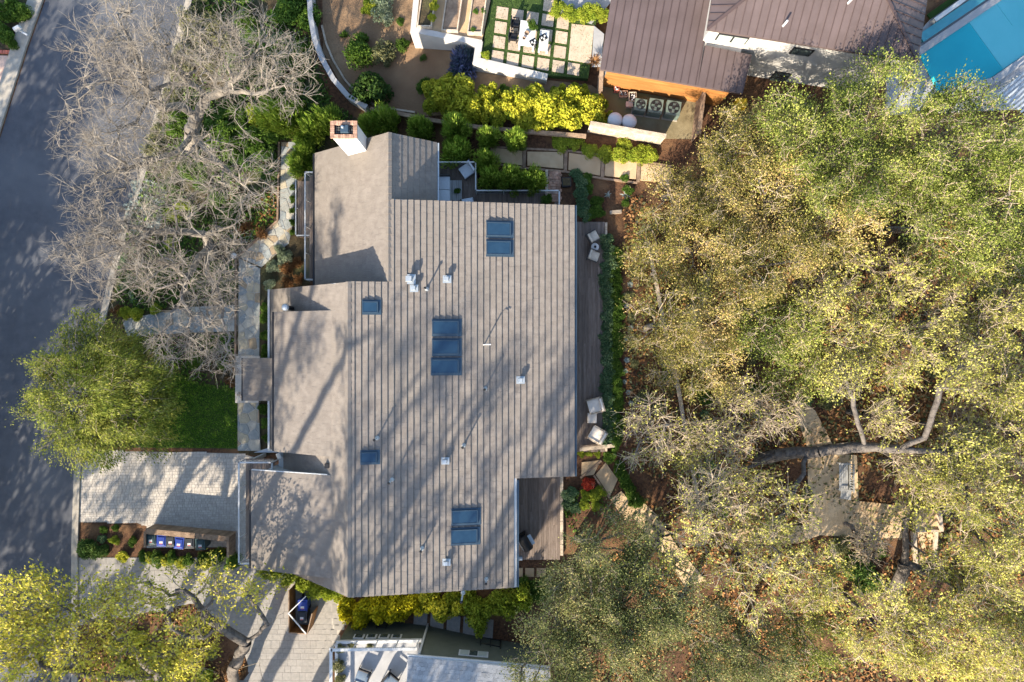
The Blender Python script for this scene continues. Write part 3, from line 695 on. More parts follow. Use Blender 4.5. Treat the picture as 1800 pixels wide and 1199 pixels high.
seamed(nh, 'roof', [tuple(A.to_2d()), spl, P(1262, -90), P(1088, -90)], fl1, A, e_)
seamed(nh, 'roof', [spl, tuple(B.to_2d()), P(1322, 97), s_spl], fl1, A, e_)
ins = lambda p, a, b: (p[0] + e_.x * a + nN.x * b, p[1] + e_.y * a + nN.y * b)
c0, c1 = ins(A, .45, .40), ins(B, -.5, .40)
MB().prism([c0, c1, ins(c1, 0, 2.6), ins(c0, 0, 7)], 2.6, lo(fl1, .17)).build('wall', M['stucco'], nh)
for k in range(15):
    z = 3.1 + k * .21
    a, b = Vector((*ins(c0, 0, -.03), z)), Vector((*ins(c1, 0, -.03), z)); MB().beam(a, b, .04, .2).build('cedar_board', M['cedar'], nh)
# tall block with a hip roof
EZ = 8.4
S0, S1 = W(1243, 52, EZ), W(1613, 109, EZ); ee = (S1 - S0).to_2d().normalized(); nn = Vector((-ee.y, ee.x)); Lw = (S1 - S0).to_2d().length
hp = .36; loc2 = lambda s, d: (S0.x + ee.x * s + nn.x * d, S0.y + ee.y * s + nn.y * d)
fS = lambda x, y: EZ + hp * ((x - S0.x) * nn.x + (y - S0.y) * nn.y)
fW = lambda x, y: EZ + hp * ((x - S0.x) * ee.x + (y - S0.y) * ee.y)
fE = lambda x, y: EZ + hp * (Lw - ((x - S0.x) * ee.x + (y - S0.y) * ee.y))
D = 4.6; ax = lambda s, d: loc2(s, d)
seamed(nh, 'roof', [ax(0, 0), ax(Lw, 0), ax(Lw - D, D), ax(D, D)], fS, S0, ee)
seamed(nh, 'roof', [ax(0, 0), ax(D, D), ax(D, D + 4), ax(0, D + 4)], fW, S0, nn)
seamed(nh, 'roof', [ax(Lw, 0), ax(Lw, D + 4), ax(Lw - D, D + 4), ax(Lw - D, D)], fE, S0, nn)
MB().prism([ax(D - .02, D - .02), ax(Lw - D + .02, D - .02), ax(Lw - D + .02, D + 4), ax(D - .02, D + 4)], EZ, EZ + hp * D - .01).build('roof_top', M['metal_brown'], nh)
for s_a, s_b in ((0, D), (Lw, Lw - D)):
    a, b = ax(s_a, 0), ax(s_b, D); MB().beam((a[0], a[1], EZ + .05), (b[0], b[1], EZ + hp * D + .05), .16, .05).build('hip_cap', M['seam'], nh)
MB().prism([ax(.25, .25), ax(Lw - .25, .25), ax(Lw - .25, D + 4), ax(.25, D + 4)], 2.5, EZ - .15).build('wall', M['stucco'], nh)
def wwin(px, py, w, hh, m='winglass', mull=0):
    z = 6.5
    for _ in range(20):
        p = W(px, py, z); d = (p.x - S0.x) * nn.x + (p.y - S0.y) * nn.y     # pixel ray meets the wall plane d=.25
        z += (d - .25) * 2.0 if False else (d - .25) * 1.6
    p = W(px, py, z); s_ = (p.x - S0.x) * ee.x + (p.y - S0.y) * ee.y; a = math.atan2(ee.y, ee.x)
    q = ax(s_, .22); r = MB().box((q[0], q[1], z), (w + .14, .08, hh + .14), a).build('window', M['dark'], nh)
    q = ax(s_, .175); MB().box((q[0], q[1], z), (w, .03, hh), a).build('pane', M[m], r)
    for k in range(mull): q = ax(s_ + w * ((k + 1) / (mull + 1) - .5), .16); MB().box((q[0], q[1], z), (.1, .03, hh), a).build('mullion', M['dark'], r)
wwin(1287, 67, 1.55, .62, 'blind', 1); wwin(1409, 90, 1.0, .62); wwin(1366, 139, .85, 2.0)
p = onp(1376, 46, fS); MB().tube([p, p + Vector((0, 0, .6))], .06, 10).build('vent_pipe', M['whitepl'], nh); p = onp(1490, 6, fS); MB().tube([p, p + Vector((0, 0, .6))], .06, 10).build('vent_pipe', M['whitepl'], nh)

# service yard
drape('service_yard', gx([(1050, 150), (1225, 168), (1222, 245), (1160, 244), (1055, 222), (1048, 190)]), M['mossy'], .02)
def fence(name, label, a, b, n_, ht, w, m):
    t = thing(name, label, 'fence', a.lerp(b, .5)); d = (b - a) / n_; ang = math.atan2(d.y, d.x)
    for i in range(n_):
        p = a + d * (i + .5); MB().box((p.x, p.y, p.z + ht / 2 + rnd.uniform(-.03, .03)), (d.length - .012, w, ht), ang).build('board', M[m], t)
    for zz in (.3, ht - .3): MB().beam(a + Vector((0, 0, zz)), b + Vector((0, 0, zz)), w + .08, .09).build('rail', M[m], t)
    MB().beam(a + Vector((0, 0, ht + .02)), b + Vector((0, 0, ht + .02)), .24, .05).build('cap_rail', M[m], t)
fence('board_fence', 'weathered board fence between the white tanks and the lime shrubs', G(1032, 232), G(1160, 254), 30, 1.7, .05, 'oldwood')
fence('board_fence', 'brown board fence beside the air conditioners', G(1224, 176), G(1215, 250), 16, 1.7, .05, 'timber')
fence('board_fence', 'short dark board fence west of the cedar wall', G(1052, 136), G(1050, 176), 9, 1.5, .05, 'timber')
def ac_unit(px, py, w, label):
    p = G(px, py, .9); b = G(px, py); b = Vector((p.x, p.y, 3.0)); t = thing('air_conditioner', label, 'air conditioner', b, R(-9), 'air conditioners in the service yard')
    t0 = t.location.copy(); t.location = (0, 0, 0); t.rotation_euler = (0, 0, 0)
    MB().box((0, 0, .04), (w + .1, w + .1, .08)).build('pad', M['concrete'], t)
    m = MB()
    for i in range(9): m.box((0, 0, .14 + i * .08), (w, w, .055))
    m.box((0, 0, .45), (w - .05, w - .05, .72)); m.box((0, 0, .87), (w, w, .06)); m.build('case', M['acgreen'], t, 0)
    fan = MB().lathe((0, 0, .90), [(w * .40, 0), (w * .41, .03), (w * .38, .032), (w * .38, .006)], 24).build('fan_ring', M['dark'], t)
    m = MB()
    for k in range(4):
        a = k * math.pi / 2; m.box((math.cos(a) * w * .17, math.sin(a) * w * .17, .925), (w * .32, w * .16, .012), a)
    m.build('fan_blade', M['galv'] if False else M['acgreen'], fan)
    g_ = MB()
    for r_ in (.12, .2, .28, .36): g_.tube([(math.cos(a) * w * r_, math.sin(a) * w * r_, .945) for a in [i * math.pi / 12 for i in range(25)]], .006, 4)
    g_.build('fan_grille', M['dark'], fan); MB().lathe((0, 0, .93), [(.10, 0), (.10, .05), (.02, .06)], 12).build('hub', M['dark'], fan)
    t.location = t0; t.rotation_euler = (0, 0, R(-9))
ac_unit(1126, 184, .70, 'small air conditioner beside the clutter of boxes'); ac_unit(1153, 186, .84, 'middle air conditioner between two others'); ac_unit(1184, 190, .86, 'large air conditioner next to the brown board fence')
for px, py, nm in ((1082, 209, 'white domed tank next to the lime shrubs'), (1107, 212, 'white domed tank next to the grey service yard slab')):
    p = G(px, py, 1.3); t = thing('water_tank', nm, 'tank', (p.x, p.y, 3.0)); MB().lathe((p.x, p.y, 3.0), [(.42, 0), (.44, .1), (.44, 1.0), (.40, 1.12)], 24).build('body', M['whitepl'], t, smooth=True)
    MB().lathe((p.x, p.y, 4.12), [(.46, 0), (.42, .1), (.25, .19), (.05, .22)], 24).build('lid', M['whitepl'], t, smooth=True)
    MB().tube([(p.x + .15, p.y - .42, 3.1), (p.x + .15, p.y - .52, 3.15), (p.x + .15, p.y - .52, 3.7)], .03, 8).build('pipe', M['galv'], t)
for i, (px, py, sx, sy, sz, m, nm, ct) in enumerate(((1112, 170, .45, .55, .5, 'oldwood', 'open wooden crate with tools by the small air conditioner', 'crate'), (1096, 165, .5, .35, .3, 'brick', 'brown box of pots under the cedar wall', 'box'), (1084, 156, .3, .25, .4, 'redbrick', 'red plastic tub under the cedar wall', 'tub'), (1106, 184, .38, .28, .28, 'pinkconc', 'pink storage box beside the small air conditioner', 'box'), (1303, 182, .6, .5, .6, 'yellowbox', 'yellow storage box at the corner of the white house', 'box'), (1140, 234, .9, .2, .35, 'redbrick', 'red trough behind the weathered board fence', 'trough'))):
    if m == 'yellowbox': M[m] = mat('yellow_plastic', (.55, .36, .02), rough=.5)
    p = G(px, py, sz); t = thing('crate' if 'crate' in nm else 'storage_box', nm, ct, (p.x, p.y, 3.0)); w_ = .03
    b = MB(); z0 = 3.02
    b.box((p.x, p.y, z0 + .02), (sx, sy, .04))
    for dx, dy, a, c_ in ((0, 1, sx, w_), (0, -1, sx, w_), (1, 0, w_, sy - .07), (-1, 0, w_, sy - .07)): b.box((p.x + dx * (sx - w_) / 2, p.y + dy * (sy - w_) / 2, z0 + .042 + sz / 2), (a, c_, sz))
    b.build('body', M[m], t)
    if 'yellow' in nm or 'pink' in nm: MB().box((p.x, p.y, z0 + sz + .07), (sx + .04, sy + .04, .05)).build('lid', M[m], t)
    else:
        mm = MB(); [mm.tube([(p.x + rnd.uniform(-.3, .3) * sx, p.y + rnd.uniform(-.3, .3) * sy, z0 + .05), (p.x + rnd.uniform(-.4, .4) * sx, p.y + rnd.uniform(-.4, .4) * sy, z0 + sz + .1)], .035, 7) for _ in range(5)]; mm.build('contents', M['galv'] if i % 2 else M['whitepl'], t)

# terrace with raised beds, grass joints and pavers
TZ = 3.45
tp = lambda pts, z=TZ: [W(x, y, z).to_2d()[:] for x, y in pts]
def terrace(name, pts, m, z): return tag(MB().prism(tp(pts, z), lambda x, y: h(x) - .3, z).build(name, M[m]), kind='structure')
terrace('gravel_terrace', [(737, -60), (733, 0), (724, 58), (838, 76), (846, 77), (862, 0), (866, -60)], 'pathconc', TZ)
lawn_t = terrace('terrace', [(868, -60), (864, 0), (845, 100), (958, 132), (1034, 138), (1062, -60)], 'lawn', TZ - .03)
def lowwall(pts, name, label, w=.34, ht=.14):
    t = thing('terrace_wall', label, 'wall', W(*pts[0], TZ))
    for wi, (a, b) in enumerate(zip(pts[:-1], pts[1:])):
        A_, B_ = W(*a, TZ), W(*b, TZ); d = (B_ - A_).normalized() * (w / 2 - .002); d.z = 0
        m = MB(); p, q = A_ - d, B_ + d
        s_ = Vector((-d.y, d.x, 0)).normalized() * w / 2
        m.prism([(p + s_)[:2], (p - s_)[:2], (q - s_)[:2], (q + s_)[:2]], lambda x, y: h(x) - .2, TZ + ht + .004 * wi); m.build('wall_section', M['stucco'], t)
lowwall([(738, -60), (727, 54), (842, 76)], 'w', 'white stucco wall round the raised timber beds')
lowwall([(842, 80), (838, 108), (956, 136)], 'w', 'white stucco wall below the square pavers', .42)
for i, (x0, y0, x1, y1, nm) in enumerate(((742, -20, 768, 47, 'raised timber bed with yellow greens against the white wall'), (786, -20, 815, 54, 'raised timber bed of bare soil between two others'), (832, -20, 858, 58, 'raised timber bed beside the square pavers'))):
    A_, B_ = W(x0, y1, TZ + .4), W(x1, y0, TZ + .4); t = thing('raised_bed', nm, 'planter', ((A_.x + B_.x) / 2, (A_.y + B_.y) / 2, TZ)); sh = -.10 * (B_.y - A_.y)
    def sk(x, y): return (x + (B_.y - y) * -.14, y)
    for q in ([(A_.x, A_.y), (A_.x + .07, A_.y), (A_.x + .07, B_.y), (A_.x, B_.y)], [(B_.x - .07, A_.y), (B_.x, A_.y), (B_.x, B_.y), (B_.x - .07, B_.y)], [(A_.x + .072, A_.y), (B_.x - .072, A_.y), (B_.x - .072, A_.y + .07), (A_.x + .072, A_.y + .07)]):
        MB().prism([sk(*p) for p in q], TZ + .001, TZ + .45).build('side_board', M['oldwood'], t)
    MB().prism([sk(*p) for p in rect(A_.x + .075, B_.x - .075, A_.y + .075, B_.y)], TZ + .002, TZ + .36).build('soil', M['garden'] if i == 0 else M['timber'], t)
rr_, dd_ = (26.7, 4.3), (-2.7, 25.7)
for j in range(-1, 4):
    for i in range(0, 6):
        cx, cy = 882.7 + rr_[0] * i + dd_[0] * j, 22.7 + rr_[1] * i + dd_[1] * j
        if (i == 5 and j < 3) or (i == 4 and j == -1): continue
        if j < 0 and i < 3: continue
        q = [(cx + a * rr_[0] * .385 + b * dd_[0] * .395, cy + a * rr_[1] * .385 + b * dd_[1] * .395) for a, b in ((-1, -1), (1, -1), (1, 1), (-1, 1))]
        MB().prism(tp(q), TZ - .06, TZ + rnd.uniform(.0, .006)).build('paver', M['tan'] if False else M['pathpale'] if 'pathpale' in M else M.setdefault('pathpale', mat('pale_paver', (.38, .295, .215), (.45, .355, .265), 2, .9, .25, 30, orand=.08)), lawn_t)
for q in ([(1005, 42), (1044, 46), (1038, 112), (999, 105)], [(868, -60), (948, -60), (950, -2), (868, -8)]):
    MB().prism(tp(q), TZ - .06, TZ + .004).build('slab', M['pathpale'], lawn_t)
drape('gravel_strip', tp([(986, 0), (1075, -60), (1076, 2), (1040, 42), (1046, 46), (1062, 60), (1056, 118), (1040, 118), (1044, 44), (985, 26)]), M['porcelain'], z=TZ + .012)
# dining set
def quadz(c, u, v, a, b, z): return [W(c[0] + u[0] * i * a + v[0] * j * b, c[1] + u[1] * i * a + v[1] * j * b, z).to_2d()[:] for i, j in ((-1, -1), (1, -1), (1, 1), (-1, 1))]
uu, vv = (.99, .13), (-.10, .99)
def table(c, a, b, z, ht, name, label, cat, m='trim', leg=.05):
    q = quadz(c, uu, vv, a, b, z + ht); cx = sum(p[0] for p in q) / 4; cy = sum(p[1] for p in q) / 4; t = thing(name, label, cat, (cx, cy, z))
    MB().prism(q, z + ht - .05, z + ht).build('top', M[m], t)
    for p in q: MB().box((cx + (p[0] - cx) * .88, cy + (p[1] - cy) * .88, z + ht / 2 - .026), (leg * 2, leg * 2, ht - .052)).build('leg', M[m], t)
    return t
table((927, 59), 14, 22, TZ + .01, .75, 'dining_table', 'white dining table with potted plants on the paver terrace', 'table')
table((956, 71), 8, 18, TZ + .01, .45, 'bench', 'white bench with a black tray beside the dining table', 'bench')
def chair(name, label, cat, loc, rz, seat, frame_m, w=.58, d=.6, sh=.40, bh=.8, arms=True, group=None, slim=False):
    """faces +y in its own space"""
    t = thing(name, label, cat, (0, 0, 0), 0, group)
    for sx in (-1, 1):
        for sy in (-1, 1): MB().box((sx * (w / 2 - .03), sy * (d / 2 - .03), (sh - .1) / 2), (.05, .05, sh - .1)).build('leg', M[frame_m], t)
    MB().box((0, 0, sh - .075), (w, d, .05)).build('seat_frame', M[frame_m], t)
    MB().box((0, .03, sh + .02), (w - .1, d - .08, .12)).build('seat_cushion', M[seat], t, bevel=.035, smooth=True)
    b = MB(); b.box((0, -d / 2 + .0, (bh + sh) / 2 - .02), (w, .05, bh - sh + .06)); b.build('backrest', M[frame_m], t)
    if not slim: MB().box((0, -d / 2 + .10, (bh + sh) / 2 + .06), (w - .12, .13, bh - sh - .02)).build('back_cushion', M[seat], t, bevel=.035, smooth=True)
    if arms:
        for sx in (-1, 1): MB().box((sx * (w / 2 + .0), .02, sh + .16), (.06, d - .1, .05)).build('armrest', M[frame_m], t); MB().box((sx * (w / 2), d / 2 - .09, sh + .05), (.045, .045, .17)).build('arm_post', M[frame_m], t)
    t.location = loc; t.rotation_euler = (0, 0, rz); return t
for px, py, nm in ((906, 46, 'black wire dining chair near the grass edge of the pavers'), (902, 69, 'black wire dining chair opposite the black tray')): chair('dining_chair', nm, 'chair', W(px, py, TZ + .01), R(-97), 'dark', 'dark', .5, .5, slim=True)
for px, py, r_, nm in ((926, 59, .15, 'round black bowl on the white dining table'), (921, 68, .10, 'small dark dish on the white dining table')):
    p = W(px, py, TZ + .77); tag(MB().lathe((p.x, p.y, TZ + .762), [(r_ * .6, 0), (r_, .1), (r_ * .92, .1), (r_ * .5, .02)], 18).build('bowl', M['timber'], None, smooth=True), nm, 'bowl')
for px, py, z, nm in ((938, 74, .77, 'black tray on the white dining table'), (955, 66, .47, 'black tray on the white bench')):
    p = W(px, py, TZ + z); t = thing('tray', nm, 'tray', (p.x, p.y, TZ + z)); MB().box((p.x, p.y, TZ + z + .015), (.42, .36, .02), .5).build('base', M['black'], t)
    m = MB(); [m.lathe((p.x + dx, p.y + dy, TZ + z + .027), [(.05, 0), (.06, .08), (.05, .09)], 10) for dx, dy in ((-.1, -.05), (.08, .06), (.05, -.1))]; m.build('cup', M['whitepl'], t)

# pool in the north-east
PZ = 3.30
pool = [(1618, 97), (1767, -4), (1860, -70), (1905, 30), (1800, 97), (1742, 137), (1650, 160)]
tag(MB().prism([W(x, y, PZ).to_2d()[:] for x, y in [(1560, 120), (1640, 30), (1745, -60), (1960, -60), (1960, 60), (1800, 190), (1560, 200)]], 2.4, PZ - .13).build('pool_deck', M['porcelain']), kind='structure')
pw = tag(MB().prism([W(x, y, PZ).to_2d()[:] for x, y in pool], PZ - .125, PZ - .06).build('pool_floor', M['pool']), kind='structure')
tag(MB().prism([W(x, y, PZ).to_2d()[:] for x, y in [(1704, 38), (1767, -4), (1860, -70), (1905, 30), (1800, 97), (1764, 121)]], PZ - .062, PZ - .03).build('pool_bench', M['poolpale'], pw))
tag(MB().prism([W(x, y, PZ).to_2d()[:] for x, y in [(1752, 6), (1767, -4), (1860, -70), (1880, -40), (1780, 45)]], PZ - .032, PZ - .0).build('pool_step', M['poolpale'], pw))
mw = bpy.data.materials.new('water'); mw.use_nodes = True; N_ = mw.node_tree.nodes; L_n = mw.node_tree.links; N_.remove(N_['Principled BSDF'])
tb = N_.new('ShaderNodeBsdfTransparent'); tb.inputs[0].default_value = (.92, .99, 1, 1); gb = N_.new('ShaderNodeBsdfGlossy'); gb.inputs['Roughness'].default_value = .03
fr = N_.new('ShaderNodeFresnel'); fr.inputs['IOR'].default_value = 1.33; nz = N_.new('ShaderNodeTexNoise'); nz.inputs['Scale'].default_value = 14; bp = N_.new('ShaderNodeBump'); bp.inputs['Strength'].default_value = .12; bp.inputs['Distance'].default_value = .05
ms = N_.new('ShaderNodeMixShader'); L_n.new(nz.outputs['Fac'], bp.inputs['Height']); L_n.new(bp.outputs['Normal'], gb.inputs['Normal']); L_n.new(bp.outputs['Normal'], fr.inputs['Normal'])
L_n.new(fr.outputs[0], ms.inputs[0]); L_n.new(tb.outputs[0], ms.inputs[1]); L_n.new(gb.outputs[0], ms.inputs[2]); L_n.new(ms.outputs[0], N_['Material Output'].inputs['Surface'])
drape('water', [W(x, y, PZ).to_2d()[:] for x, y in pool], mw, z=PZ + .05)
cp = thing('pool_coping', 'pale stone coping round the turquoise pool', 'coping', W(1690, 45, PZ))
for a, b_ in (((1610, 95), (1690, 41)), ((1690, 41), (1775, -17)), ((1648, 168), (1745, 143)), ((1745, 143), (1805, 101)), ((1805, 101), (1900, 40))): MB().beam(W(*a, PZ + .02), W(*b_, PZ + .02), .42, .22).build('coping_stone', M['porcelain'], cp)
tag(MB().beam(W(1618, 68, PZ - .02), W(1745, -18, PZ - .02), .55, .16).build('overflow_channel', M['spa']), 'dark teal overflow channel along the pool coping', 'channel')
bar_ = thing('wall', 'low white wall behind the overflow channel of the pool', 'wall', W(1680, 10, PZ)); MB().beam(W(1640, 38, PZ + .1), W(1735, -30, PZ + .1), .25, .45).build('wall_section', M['trim'], bar_); MB().beam(W(1632, 30, PZ - .05), W(1720, -32, PZ - .05), .35, .1).build('planting_strip', M['dkgreen'], bar_)
ptx = thing('pergola', 'grey slatted pergola roof at the far corner of the pool', 'pergola', W(1785, 165, 5.2))
for k in range(13): MB().beam(W(1752 + k * 6, 168 + k * 4.2, 5.2), W(1808 + k * 6, 122 + k * 4.2, 5.2), .12, .06).build('slat', M['galv'] if k % 2 else M['wallgrey'], ptx)
for x, y in ((1756, 172), (1800, 130), (1826, 218)):
    p = W(x, y, 5.15); MB().box((p.x, p.y, 4.08), (.14, .14, 2.1)).build('post', M['trim'], ptx)

# ------------------------------------------------------------------ neighbour to the south
shs = thing('house', 'dark green house with white roof-terrace railing and grey shingle roof', 'house', (-4, -21, 1))
MB().prism([(-10.5, -18.2), (-5.4, -18.1), (-5.4, -26), (-10.5, -26)], -.2, 3.55).build('wall', M['greenwall'], shs)
MB().prism([(-5.39, -18.1), (1.6, -18.72), (1.6, -26), (-5.39, -26)], -.2, 5.75).build('wall', M['greenwall'], shs)
MB().prism([(-10.6, -18.3), (-5.62, -18.2), (-5.62, -26), (-10.6, -26)], 3.551, 3.62).build('terrace_floor', M['porcelain'], shs)
MB().beam((-10.65, -18.2, 3.72), (-5.45, -18.1, 3.72), .16, .2).build('coping', M['trim'], shs); MB().beam((-10.6, -18.3, 3.72), (-10.6, -26, 3.72), .16, .2).build('coping', M['trim'], shs)
MB().beam((-10.68, -18.22, 4.72), (-5.6, -18.15, 4.72), .17, .10).build('top_rail', M['trim'], shs); MB().beam((-10.68, -18.1, 4.72), (-10.68, -26, 4.72), .17, .10).build('top_rail', M['trim'], shs)
for k in range(5): MB().box((-10.62 + k * 1.24, -18.19 + k * .015, 4.24), (.06, .06, .86)).build('post', M['trim'], shs)
MB().box((-5.35, -18.03, 3.0), (.12, .12, 5.3)).build('corner_trim', M['trim'], shs)
fs_ = lambda x, y: 6.0 + .30 * (-18.1 - y)
sr = MB().prism([(-5.95, -18.02), (2.2, -18.72), (2.2, -26), (-5.95, -26)], lo(fs_, .16), fs_).build('roof', M['trim'], shs)
for k in range(14):
    m = MB(); x = -5.93
    while x < 2.2:
        w = rnd.uniform(.22, .34); ya = -18.05 - (x + 5.9) * .086 - k * .21; m.prism(rect(x + .003, min(x + w, 2.2) - .003, ya - .21, ya), lo(fs_, -.004), lambda x, y, j=rnd.uniform(.018, .03): fs_(x, y) + j); x += w
    m.build('shingle_course', M['shingle_grey'], sr)
MB().beam((-6.0, -17.97, 5.9), (2.2, -18.67, 5.9), .08, .14).build('gutter', M['trim'], shs)
def swin(x, y, z, w, hh, n_=1, m='winglass', ang=0):
    r = MB().box((x, y + .03, z), (w + .14, .06, hh + .14), ang).build('window', M['trim'], shs); 
    for k in range(n_): 
        dx = (k - (n_ - 1) / 2) * w / n_; MB().box((x + dx * math.cos(ang), y + .07 + dx * math.sin(ang), z), (w / n_ - .06, .04, hh), ang).build('pane', M[m if k != 1 else 'winglass'], r)
for px in (631, 653, 675, 697): swin((px - 900) * 41.9 / 1200, -18.17, 3.1, .5, .42)
swin((832 - 900) * 39.9 / 1200, -18.40, 4.9, 1.6, .55, 3, 'blind', R(-5))
fe = thing('iron_fence', 'black iron fence below the dark green wall', 'fence', G(770, 1112)); a, b = G(668, 1090), G(880, 1124)
for zz in (.15, 1.0): MB().beam(a + Vector((0, 0, zz)), b + Vector((0, 0, zz + b.z - a.z)) - Vector((0, 0, b.z - a.z)), .05, .05).build('rail', M['black'], fe)
for k in range(14):
    p = a.lerp(b, k / 13); p.z = h(p.x); MB().box((p.x, p.y, p.z + .6), (.06, .06, 1.25)).build('post', M['black'], fe)
sd = slabs('path', [[(728 + i * 29, 1074 + i * 3), (752 + i * 29, 1077 + i * 3), (750 + i * 29, 1112 + i * 3), (726 + i * 29, 1109 + i * 3)] for i in range(5)], 'paver_grey', .05)
chair('lounge_chair', 'slate blue lounge chair on the roof terrace beside the brown throw', 'chair', W(640, 1184, 3.65), R(70), 'bluech', 'wicker', .8, .8, .4, .85)
chair('lounge_chair', 'slate blue lounge chair with a black frame next to the grey shingle roof', 'chair', W(688, 1192, 3.65), R(-130), 'bluech', 'black', .8, .8, .4, .8)

# ------------------------------------------------------------------ deck furniture
chair('armchair', 'grey wicker armchair turned on the north deck', 'chair', W(822, 302, 3.0), R(125), 'cushion', 'wicker', .85, .85, .36, .8)
chair('armchair', 'grey armchair half hidden under the eave of the north deck', 'chair', W(824, 362, 3.0), R(10), 'cushion', 'wicker', .8, .8, .36, .8)
so = thing('sofa', 'grey two-seat sofa against the steep roof on the north deck', 'sofa', (-4.22, 9.2, 3.0)); x, y = -4.2, 9.2
MB().box((x, y, 3.18), (.86, 1.66, .30)).build('base', M['wicker'], so); MB().box((x - .38, y, 3.52), (.14, 1.66, .38)).build('backrest', M['wicker'], so)
for k in (-1, 1): MB().box((x + .06, y + k * .41, 3.42), (.72, .80, .16)).build('seat_cushion', M['cushion'], so, bevel=.04, smooth=True); MB().box((x, y + k * .88, 3.4), (.8, .08, .5)).build('armrest', M['wicker'], so)
ct = thing('coffee_table', 'grey slatted coffee table with a plant on the north deck', 'table', W(801, 335, 3.0)); a = W(790, 353, 3.4); b = W(812, 317, 3.4)
for k in range(7): w = (b.x - a.x) / 7; MB().box((a.x + (k + .5) * w, (a.y + b.y) / 2, 3.4), (w - .015, b.y - a.y, .035)).build('slat', M['teak'], ct)
for x in (a.x + .08, b.x - .08):
    for y in (a.y + .1, b.y - .1): MB().box((x, y, 3.19), (.06, .06, .38)).build('leg', M['teak'], ct)
chair('patio_chair', 'dark wicker chair with beige seat by the corner of the east deck', 'chair', W(1041, 418, 3.2), R(-60), 'beige', 'wicker', .66, .66, .38, .72)
chair('patio_chair', 'dark wicker chair with beige seat near the clipped hedge', 'chair', W(1042, 451, 3.2), R(-110), 'beige', 'wicker', .66, .66, .38, .72)
p = W(1046, 434, 3.7); t = thing('side_table', 'small round white table between the two dark wicker chairs', 'table', (p.x, p.y, 3.2))
MB().lathe((p.x, p.y, 3.2), [(.17, 0), (.17, .02), (.03, .05), (.03, .46)], 16).build('stand', M['dark'], t); MB().lathe((p.x, p.y, 3.662), [(.23, 0), (.24, .015), (.23, .03)], 24).build('top', M['whitepl'], t); MB().lathe((p.x, p.y, 3.694), [(.06, 0), (.08, .07), (.05, .07)], 12).build('bowl', M['black'], t)
chair('lounge_chair', 'cream cushioned lounge chair with a folded throw on the east deck', 'chair', W(1045, 712, 3.2), R(105), 'cream', 'oldwood', .88, .9, .38, .8)
chair('lounge_chair', 'cream cushioned lounge chair by the timber planter bench', 'chair', W(1048, 763, 3.2), R(60), 'cream', 'oldwood', .88, .9, .38, .8)
p = W(1041, 735, 3.5); t = thing('ottoman', 'cream ottoman between the two cream lounge chairs', 'ottoman', (p.x, p.y, 3.2)); MB().box((p.x, p.y, 3.44), (.56, .62, .16)).build('cushion', M['cream'], t, bevel=.04, smooth=True)
MB().box((p.x, p.y, 3.33), (.54, .6, .06)).build('frame', M['oldwood'], t)
for dx in (-1, 1):
    for dy in (-1, 1): MB().box((p.x + dx * .22, p.y + dy * .25, 3.25), (.05, .05, .1)).build('leg', M['oldwood'], t)
tag(MB().beam(G(1019, 790, .42), G(1080, 783, .42), .22, .10).build('planter_bench', M['oldwood']), 'timber beam closing the south end of the east deck', 'beam')
# barbecue
g = W(923, 947, 3.2); bq = thing('barbecue', 'black covered barbecue with a pale side shelf on the square deck', 'barbecue', (0, 0, 0))
MB().box((0, 0, .5), (.95, .55, .75)).build('cart', M['black'], bq); m = MB()
for k in range(8): a = math.pi * k / 7; m.add([], [])
m.tube([(-.45, 0, .92), (.45, 0, .92)], .29, 16); m.build('lid', M['black'], bq, smooth=False)
MB().box((.0, -.40, .86), (.62, .22, .03)).build('side_shelf', M['galv'], bq); MB().tube([(-.3, .31, .98), (.3, .31, .98)], .02, 8).build('handle', M['galv'], bq)
for sx in (-1, 1):
    for sy in (-1, 1): MB().box((sx * .42, sy * .22, .06), (.06, .06, .12)).build('leg', M['dark'], bq)
bq.location = g; bq.rotation_euler = (0, 0, R(120))
pp = W(995, 322, 3.2); t = thing('planter', 'black square planter beside the brick steps', 'planter', (pp.x, pp.y, h(pp.x))); MB().box((pp.x, pp.y, h(pp.x) + .28), (.5, .5, .56), .05, taper=1.12).build('pot', M['black'], t); MB().box((pp.x, pp.y, h(pp.x) + .565), (.46, .46, .03), .05).build('soil', M['garden'], t)

# ------------------------------------------------------------------ bins and their enclosures
def bin_proto(m):
    t = thing('wheeled_bin', '', 'bin'); mm = MB(); mm.add([(-.24, -.27, .06), (.24, -.27, .06), (.24, .27, .06), (-.24, .27, .06), (-.29, -.36, .98), (.29, -.36, .98), (.29, .34, .98), (-.29, .34, .98)], [(0, 3, 2, 1), (0, 1, 5, 4), (1, 2, 6, 5), (2, 3, 7, 6), (3, 0, 4, 7), (4, 5, 6, 7)]); mm.build('body', M[m], t)
    l = MB(); l.box((0, -.02, 1.01), (.62, .76, .055)); l.box((0, -.03, 1.055), (.50, .60, .04), taper=.85); ld = l.build('lid', M[m], t, bevel=.012)
    MB().box((0, -.12, 1.078), (.22, .15, .006)).build('sticker', M['whitepl'], ld); MB().box((0, -.20, 1.082), (.16, .04, .004)).build('sticker_band', M['red'], ld)
    for sx in (-1, 1): MB().tube([(sx * .22, .32, .12), (sx * .29, .32, .12)], .12, 14).build('wheel', M['black'], t)
    MB().tube([(-.22, .40, .96), (.22, .40, .96)], .022, 8).build('handle', M[m], t); return t
pb = {k: bin_proto(k) for k in ('bingreen', 'binblue', 'binblack')}; used = set()
